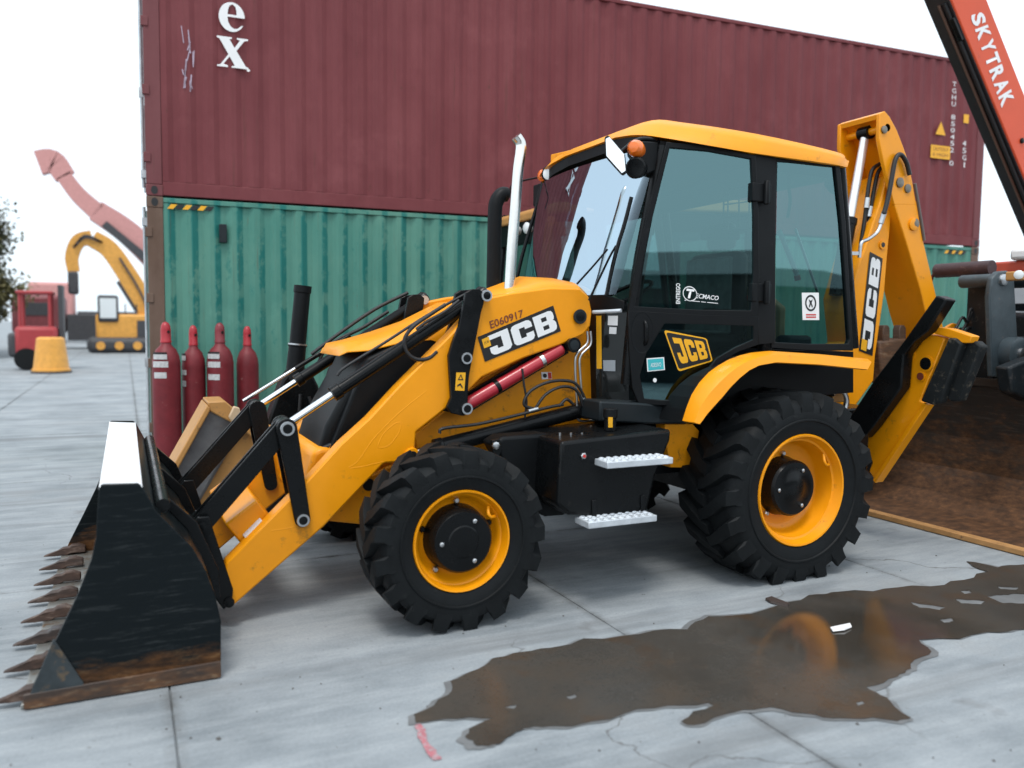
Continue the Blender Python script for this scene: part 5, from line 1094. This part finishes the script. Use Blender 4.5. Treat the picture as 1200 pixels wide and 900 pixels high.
# ------------------------------------------------------------------ telehandler with raised boom
TH = thing('telehandler', 'red telehandler whose raised boom crosses the top right corner', 'telehandler', (9.6, 2.2, 0))
SRED = mk('telehandler_red_paint', (.64, .085, .03), .45, coat=.05, spec=.3, var=.05, dirt=(.35, .08, .06), dirt_amt=.1, scale=3)
TY0, TW = 2.0, .27
A0, A1 = T(1115, 0, TY0), T(1200, 207, TY0); B0, B1 = T(1157, 0, TY0), T(1200, 125, TY0)
dirb = Vector((A0.x-A1.x, 0, A0.z-A1.z)).normalized(); up_ = Vector((-dirb.z, 0, dirb.x)); up_ = up_ if up_.z > 0 else -up_
hh = abs((B0-A0).dot(up_)); s0 = A1-dirb*3.1; s1 = A0+dirb*2.4
def bx(o0, o1, lo, hi, ya, yb, nm, mt_, par, bev=.01):
    L_ = [o0+up_*lo, o1+up_*lo, o1+up_*hi, o0+up_*hi]; bm = BM(); add_prism(bm, [Vector((p.x, ya, p.z)) for p in L_], [Vector((p.x, yb, p.z)) for p in L_]); return fin(nm, bm, mt_, par, None, bev)
bo = bx(s0, s1, .0, hh, TY0, TY0+TW, 'boom', SRED, TH, .015)
bx(s0, s1-dirb*.2, -.012, -.001, TY0+.015, TY0+TW-.015, 'underside_plate', mk('boom_underside', (.02, .02, .022), .5, var=.2, dirt=(.1, .03, .03), dirt_amt=.2), bo, 0)
bx(s0, s1+dirb*1.0, .06, hh-.06, TY0+.05, TY0+TW-.05, 'inner_section', SRED, bo)
path('boom_hose', [A1-dirb*2+Vector((0, .06, 0))-up_*.03, A1+Vector((0, .06, 0))-up_*.035, A0+Vector((0, .06, 0))-up_*.03], .02, HOSE, bo)
path('boom_pipe', [A1-dirb*2+Vector((0, .12, 0))-up_*.03, A0+Vector((0, .12, 0))-up_*.03], .016, mk('rusty_pipe', (.12, .07, .05), .5), bo)
bx(A0.lerp(A1, .08), A0.lerp(A1, .2), -.05, 0, TY0+.02, TY0+.08, 'hose_guide', BLK, bo, .005)
# lettering reads down the boom: text x runs down the boom, text up points to the upper edge
ctr = [T(u, v, TY0) for u, v in ((1151,12),(1189,118),(1174,128),(1136,17))]
q = quad(ctr, .004)
for i, ch_ in enumerate('SKYTRAK'): text('boom_letter', ch_, q, (i/7+.012, 0, (i+1)/7-.012, 1), WHT, bo, 1, .04)
lathe('boom_bolt', T(1197, 165, TY0), (0, -1, 0), [(0, .03), (.015, .03), (.02, .02)], BLK, bo, 8)
tube('lift_ram', (9.0, TY0+.13, 1.0), tuple(A1+Vector((.35, .13, -.55))), .05, BLK, TH)
box('chassis', (7.6, 1.7, .6), (11.2, 2.9, 1.15), SRED, TH, .05); box('cab', (8.6, 1.5, 1.1), (9.8, 1.9, 2.4), BLKP, TH, .05); box('boom_pivot', (tuple(s0)[0]-.3, 1.95, 1.0), (tuple(s0)[0]+.2, 2.32, max(1.2, s0.z+.2)), SRED, TH, .04)
for x in (8.1, 10.6):
    for y, s_ in ((1.35, 1), (3.2, -1)):
        tw = lathe('wheel', (x, y, .6), (0, s_, 0), [(0, .33), (-.02, .42), (-.01, .54), (.05, .6), (.35, .6), (.4, .54), (.41, .33)], RUB, TH, 36); lathe('rim', (x, y, .6), (0, s_, 0), [(.02, .33), (0, .32), (.1, .28), (.14, .1), (.06, .09)], SRED, tw, 28, 35, False)

# ------------------------------------------------------------------ machines and trees in the distance at the left
CRN = mk('haze_paled_crane_red', (.58, .27, .25), .6, var=.1); BYEL = mk('excavator_yellow', (.72, .34, .06), .5, var=.15); BDK = mk('distant_dark', (.05, .05, .055), .6, var=.2)  # crane red paled for distance haze, put into the colour itself
def bar(nm, pts, y, w0, w1, th_, mt_, par):
    P = spline([T(u, v, y) for u, v in pts], 5) if len(pts) > 2 else [T(u, v, y) for u, v in pts]; n = len(P); up, dn = [], []
    for i, p in enumerate(P):
        d = (P[min(i+1, n-1)]-P[max(i-1, 0)]).normalized(); nn = Vector((-d.z, 0, d.x)); a = w0+(w1-w0)*i/(n-1); up.append(p+nn*a); dn.append(p-nn*a)
    bm = BM()
    for i in range(n-1):
        L_ = [up[i], up[i+1], dn[i+1], dn[i]]; add_prism(bm, L_, [p+Vector((0, th_, 0)) for p in L_])
    bmesh.ops.remove_doubles(bm, verts=bm.verts[:], dist=.001)
    return fin(nm, bm, mt_, par)
g = T(140, 434, z=0); YB = g.y
YK = YB+38
KR = thing('truck_crane', 'red crane, paled in colour for haze, with a cranked arm against the white sky, far left', 'crane', (T(190, 330, YK).x, YK, 0))
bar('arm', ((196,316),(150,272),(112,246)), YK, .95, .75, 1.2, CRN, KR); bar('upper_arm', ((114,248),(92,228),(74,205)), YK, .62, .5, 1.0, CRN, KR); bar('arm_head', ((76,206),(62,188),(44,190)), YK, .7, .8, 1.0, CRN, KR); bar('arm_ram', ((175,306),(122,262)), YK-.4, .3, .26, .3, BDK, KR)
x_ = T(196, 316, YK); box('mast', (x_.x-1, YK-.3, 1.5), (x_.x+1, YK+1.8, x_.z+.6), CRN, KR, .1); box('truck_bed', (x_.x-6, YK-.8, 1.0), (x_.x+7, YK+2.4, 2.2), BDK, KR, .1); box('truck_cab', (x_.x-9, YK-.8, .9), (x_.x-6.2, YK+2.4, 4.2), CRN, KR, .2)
for k in range(4): lathe('wheel', (x_.x-7.6+k*4, YK-1.0, .8), (0, 1, 0), [(0, .5), (0, .76), (.5, .8), (.6, .5)], RUB, KR, 20)
YE = YB+14
EXV = thing('distant_excavator', 'yellow excavator with bent boom and dark tracks beyond the container corner', 'excavator', (T(150, 430, YE+2).x, YE+2, 0))
bar('boom', ((180,378),(166,350),(148,320),(128,292),(108,279)), YE+2, .5, .4, .7, BYEL, EXV); bar('stick', ((108,278),(92,282),(84,300),(86,318)), YE+2, .34, .26, .5, BYEL, EXV); bar('boom_ram', ((160,365),(138,330)), YE+1.9, .08, .08, .12, BDK, EXV)
a = T(112, 375, YE+1.6); b_ = T(178, 400, YE+1.6); box('house', (a.x, YE+1.6, b_.z), (b_.x+1.5, YE+3.6, a.z+.3), BYEL, EXV, .12); box('cab', (a.x+.1, YE+1.5, a.z-.1), (a.x+1.0, YE+2.4, a.z+1.2), BDK, EXV, .1)
box('track', (a.x-.4, YE+1.2, .0), (b_.x+1.5, YE+1.7, .75), BDK, EXV, .3); box('track', (a.x-.4, YE+3.3, .0), (b_.x+1.5, YE+3.8, .75), BDK, EXV, .3); box('bucket', (T(80, 340, YE+2).x, YE+1.8, T(84, 330, YE+2).z-.6), (T(92, 340, YE+2).x, YE+2.5, T(84, 318, YE+2).z), BDK, EXV, .1)
for k_ in range(3): bar('arm_hose', ((176,366),(160,334),(140,302)) if k_ == 0 else ((120,284),(100,274+k_*2),(86,290)), YE+1.85, .05, .05, .08, BDK, EXV)
box('cab_window', (a.x+.2, YE+1.46, a.z+.1), (a.x+.9, YE+1.51, a.z+1.05), CLEAR, EXV, 0); box('engine_grille', (a.x+1.8, YE+1.56, b_.z+.2), (a.x+2.8, YE+1.61, a.z), BDK, EXV, 0)
for k_ in range(4): tube('handrail', (a.x+1.3+k_*.5, YE+1.7, a.z+.3), (a.x+1.3+k_*.5, YE+1.7, a.z+.8), .03, BDK, EXV, 6)
for k_ in range(5): lathe('track_roller', (a.x+.2+k_*.8, YE+1.15, .35), (0, 1, 0), [(0, .2), (.06, .2)], BYEL, EXV, 12)
RT = thing('red_forklift', 'dark red forklift standing left of the excavator', 'forklift', (T(45, 432, YB+.6).x, YB+.6, 0))
a = T(18, 430, YB+.6); b_ = T(66, 345, YB+.6); FR = mk('forklift_red', (.36, .035, .04), .5, var=.1)
box('body', (a.x, YB+.6, .35), (b_.x, YB+1.9, 1.35), FR, RT, .12); box('counterweight', (a.x-.2, YB+.7, .4), (a.x+.3, YB+1.8, 1.15), BDK, RT, .1)
for x in (a.x+.15, b_.x-.2):
    for y in (YB+.75, YB+1.75): tube('guard_post', (x, y, 1.3), (x, y, b_.z), .05, FR, RT, 8)
box('overhead_guard', (a.x+.05, YB+.65, b_.z), (b_.x-.1, YB+1.85, b_.z+.1), FR, RT, .04); box('mast', (b_.x+.02, YB+.8, .1), (b_.x+.16, YB+1.7, b_.z+.3), BDK, RT, .02)
for x in (a.x+.3, b_.x-.3): lathe('wheel', (x, YB+.55, .35), (0, 1, 0), [(0, .2), (0, .33), (.2, .35), (.25, .2)], RUB, RT, 20)
a = T(41, 438, z=0); b_ = T(79, 436, z=0); c0 = (a+b_)/2
BR = thing('yellow_barrel', 'yellow tapered barrier block standing before the red forklift', 'barrier', tuple(c0)); w_ = (b_-a).length/2
lathe('block', c0, (0, 0, 1), [(0, w_), (.12, w_), (.14, w_*.92), (1.0, w_*.72), (1.05, w_*.6)], BYEL, BR, 16)
lathe('base', c0, (0, 0, 1), [(0, w_*1.05), (.06, w_*1.05)], BDK, BR, 16)
PT = thing('parked_truck', 'dark lorry with red cab parked behind the forklift, low in the distance', 'truck', (T(90, 400, YB+22).x, YB+22, 0))
a = T(12, 345, YB+22); b_ = T(200, 380, YB+22); TRK = mk('truck_dark_maroon', (.2, .045, .05), .5, var=.2)
box('cargo_body', (a.x+2.6, YB+22, .45), (b_.x+4, YB+24.4, b_.z+.5), BDK, PT, .05); box('cab', (a.x, YB+22, .8), (a.x+2.5, YB+24.4, a.z), TRK, PT, .2); box('cab_window', (a.x+.4, YB+21.97, a.z-1.1), (a.x+2.0, YB+22.01, a.z-.4), BDK, PT, .02)
for k in range(3): lathe('wheel', (a.x+1.2+k*3.5, YB+21.9, .5), (0, 1, 0), [(0, .3), (0, .5), (.3, .52), (.35, .3)], RUB, PT, 20)
# trees
LEAF = [mk('tree_leaf_olive', (.14, .12, .045), .6, var=.2, scale=3), mk('tree_leaf_dark', (.07, .075, .035), .6, var=.2, scale=3)]
BARK = mk('tree_bark', (.09, .07, .05), .8, var=.2)
def tree(x, y, h, r, label, sd):
    rnd = random.Random(sd); t = thing('tree', label, 'tree', (x, y, 0), 'trees beyond the yard')
    bm = BM(); add_tube(bm, (x, y, 0), (x+.1, y, h*.55), .2, 8, .1); tips = []
    for k in range(22):
        a = rnd.uniform(0, 6.28); z0 = h*rnd.uniform(.25, .55); e = Vector((x+math.cos(a)*r*.7, y+math.sin(a)*r*.7, z0+h*rnd.uniform(.15, .4))); add_tube(bm, (x+.05, y, z0), e, .07, 6, .025); tips.append(e)
    fin('trunk', bm, BARK, t, 60)
    bm = BM(); cl_ = tips+[Vector((x+rnd.gauss(0, r*.45), y+rnd.gauss(0, r*.45), h*rnd.uniform(.45, .97))) for _ in range(26)]
    for c in cl_:
        s = rnd.uniform(.5, .9)*r*.27; mi = rnd.random() < .5
        for k in range(420):
            p = c+Vector((rnd.gauss(0, 1), rnd.gauss(0, 1), rnd.gauss(0, .8)))*s; a = Vector((rnd.uniform(-1, 1), rnd.uniform(-1, 1), rnd.uniform(-1, 1))).normalized(); b = frame(a)[0]; l = rnd.uniform(.09, .17)
            f_ = bm.faces.new([bm.verts.new(q_) for q_ in (p-a*l, p+b*l*.5, p+a*l, p-b*l*.5)]); f_.material_index = int(mi)
    fin('crown', bm, None, t, mats=LEAF)
tr0 = T(-6, 380, YB+14); tree(tr0.x-1.6, YB+14, 6.6, 2.2, 'olive brown tree cut by the left edge of the picture', 3)
tree(tr0.x-4.5, YB+17, 7.0, 2.6, 'tall olive tree just outside the left edge of the picture', 5)
hd_ = T(-10, 400, YB+12); tree(hd_.x-1.0, YB+11, 3.2, 1.6, 'low dark bushy tree in front of the olive trees', 8)

# ------------------------------------------------------------------ small things on the ground
def scrap(nm, pts, mt_, label, cat, z=.012, h=.004):
    L_ = [T(u, v, z=z) for u, v in pts]; c = sum(L_, Vector())/len(L_); bm = BM(); add_prism(bm, [Vector((p.x, p.y, z)) for p in L_], [Vector((p.x+.004, p.y+.004, z+h+.006*(i % 2))) for i, p in enumerate(L_)]); return tag(fin(nm, bm, mt_), label, cat)
scrap('plastic_scrap', ((973,736),(996,732.5),(998,735),(990,738.5),(976,740)), WHT, 'torn white plastic scrap floating on the puddle', 'litter')
MARK = mk('faded_red_marker_paint', (.38, .13, .15), .75, var=.25, dirt=(.33, .34, .35), dirt_amt=.6, scale=25)
bm = BM(); ol = fract([tuple(T(u, v, z=0)[:2]) for u, v in ((485,852),(492,849),(500,865),(511,880),(518,890),(508,892),(497,878))], .1, 2, 2); bm.faces.new([bm.verts.new((p.x, p.y, .0045)) for p in ol]); tag(fin('paint_mark', bm, MARK), 'short faded red paint streak on the concrete beside the wet patch', 'paint mark')
twig = scrap('timber_splinter', ((897,703),(904,702),(925,709),(923,711.5),(903,706.5)), mk('wet_wood', (.05, .035, .03), .6), 'thin dark splinter lying at the edge of the wet patch by the rear wheel', 'debris', .006, .01)
rnd = random.Random(11); bm = BM(); GRIT = mk('grit', (.09, .085, .08), .8, var=.3)
for k in range(170):
    u, v = rnd.uniform(0, 1200), 430+470*rnd.random()**.7; p = T(u, v, z=.0); s = rnd.uniform(.0015, .006)*(1 if rnd.random() < .93 else 1.9)
    if p.y > 5.5 or (p.y > .5 and -.6 < p.x < 4): continue
    vs = [bm.verts.new(p+Vector((s*math.cos(a)*rnd.uniform(.6, 1.2), s*math.sin(a)*rnd.uniform(.6, 1.2), .003))) for a in (0, 1.3, 2.5, 3.8, 5)]; top = bm.verts.new(p+Vector((0, 0, .003+s*.8)))
    for i in range(5): bm.faces.new((vs[i], vs[(i+1) % 5], top))
tag(fin('grit', bm, GRIT), 'scattered grit and crumbs on the concrete', None, None, 'stuff')

# ------------------------------------------------------------------ sheds around the yard
SHED = mk('shed_brown_cladding', (.055, .04, .036), .7, var=.2, scale=2); SHR = mk('shed_roof', (.09, .09, .095), .6, var=.15, scale=2)
def shed(x0, y0, x1, y1, h, label, doors):
    t = thing('shed', label, 'shed', ((x0+x1)/2, (y0+y1)/2, 0)); box('wall', (x0, y0, 0), (x1, y1, h), SHED, t, .02)
    bm = BM(); xm = (y0+y1)/2; pr_x(bm, [(y0-.3, h-.05), (y1+.3, h-.05), (xm, h+.9)], x0-.3, x1+.3); fin('roof', bm, SHR, t)
    for k in range(doors):
        a = x0+(k+.5)*(x1-x0)/doors; ys = y1 if y1 < 0 else y0; d = box('roller_door', (a-1.6, ys-.04, 0), (a+1.6, ys+.04, h*.72), DGREY, t, .01)
        for j in range(8): box('door_slat', (a-1.58, ys-.055, .1+j*h*.085), (a+1.58, ys+.055, .1+j*h*.085+h*.06), DGREY, d, 0)
    return t
shed(-14, -24, 24, -17, 3.0, 'long brown shed across the yard, seen only as a dark reflection in the cab glass', 5)
shed(11.5, 9.5, 26, 14, 2.05, 'low dark shed far right behind the containers', 3)
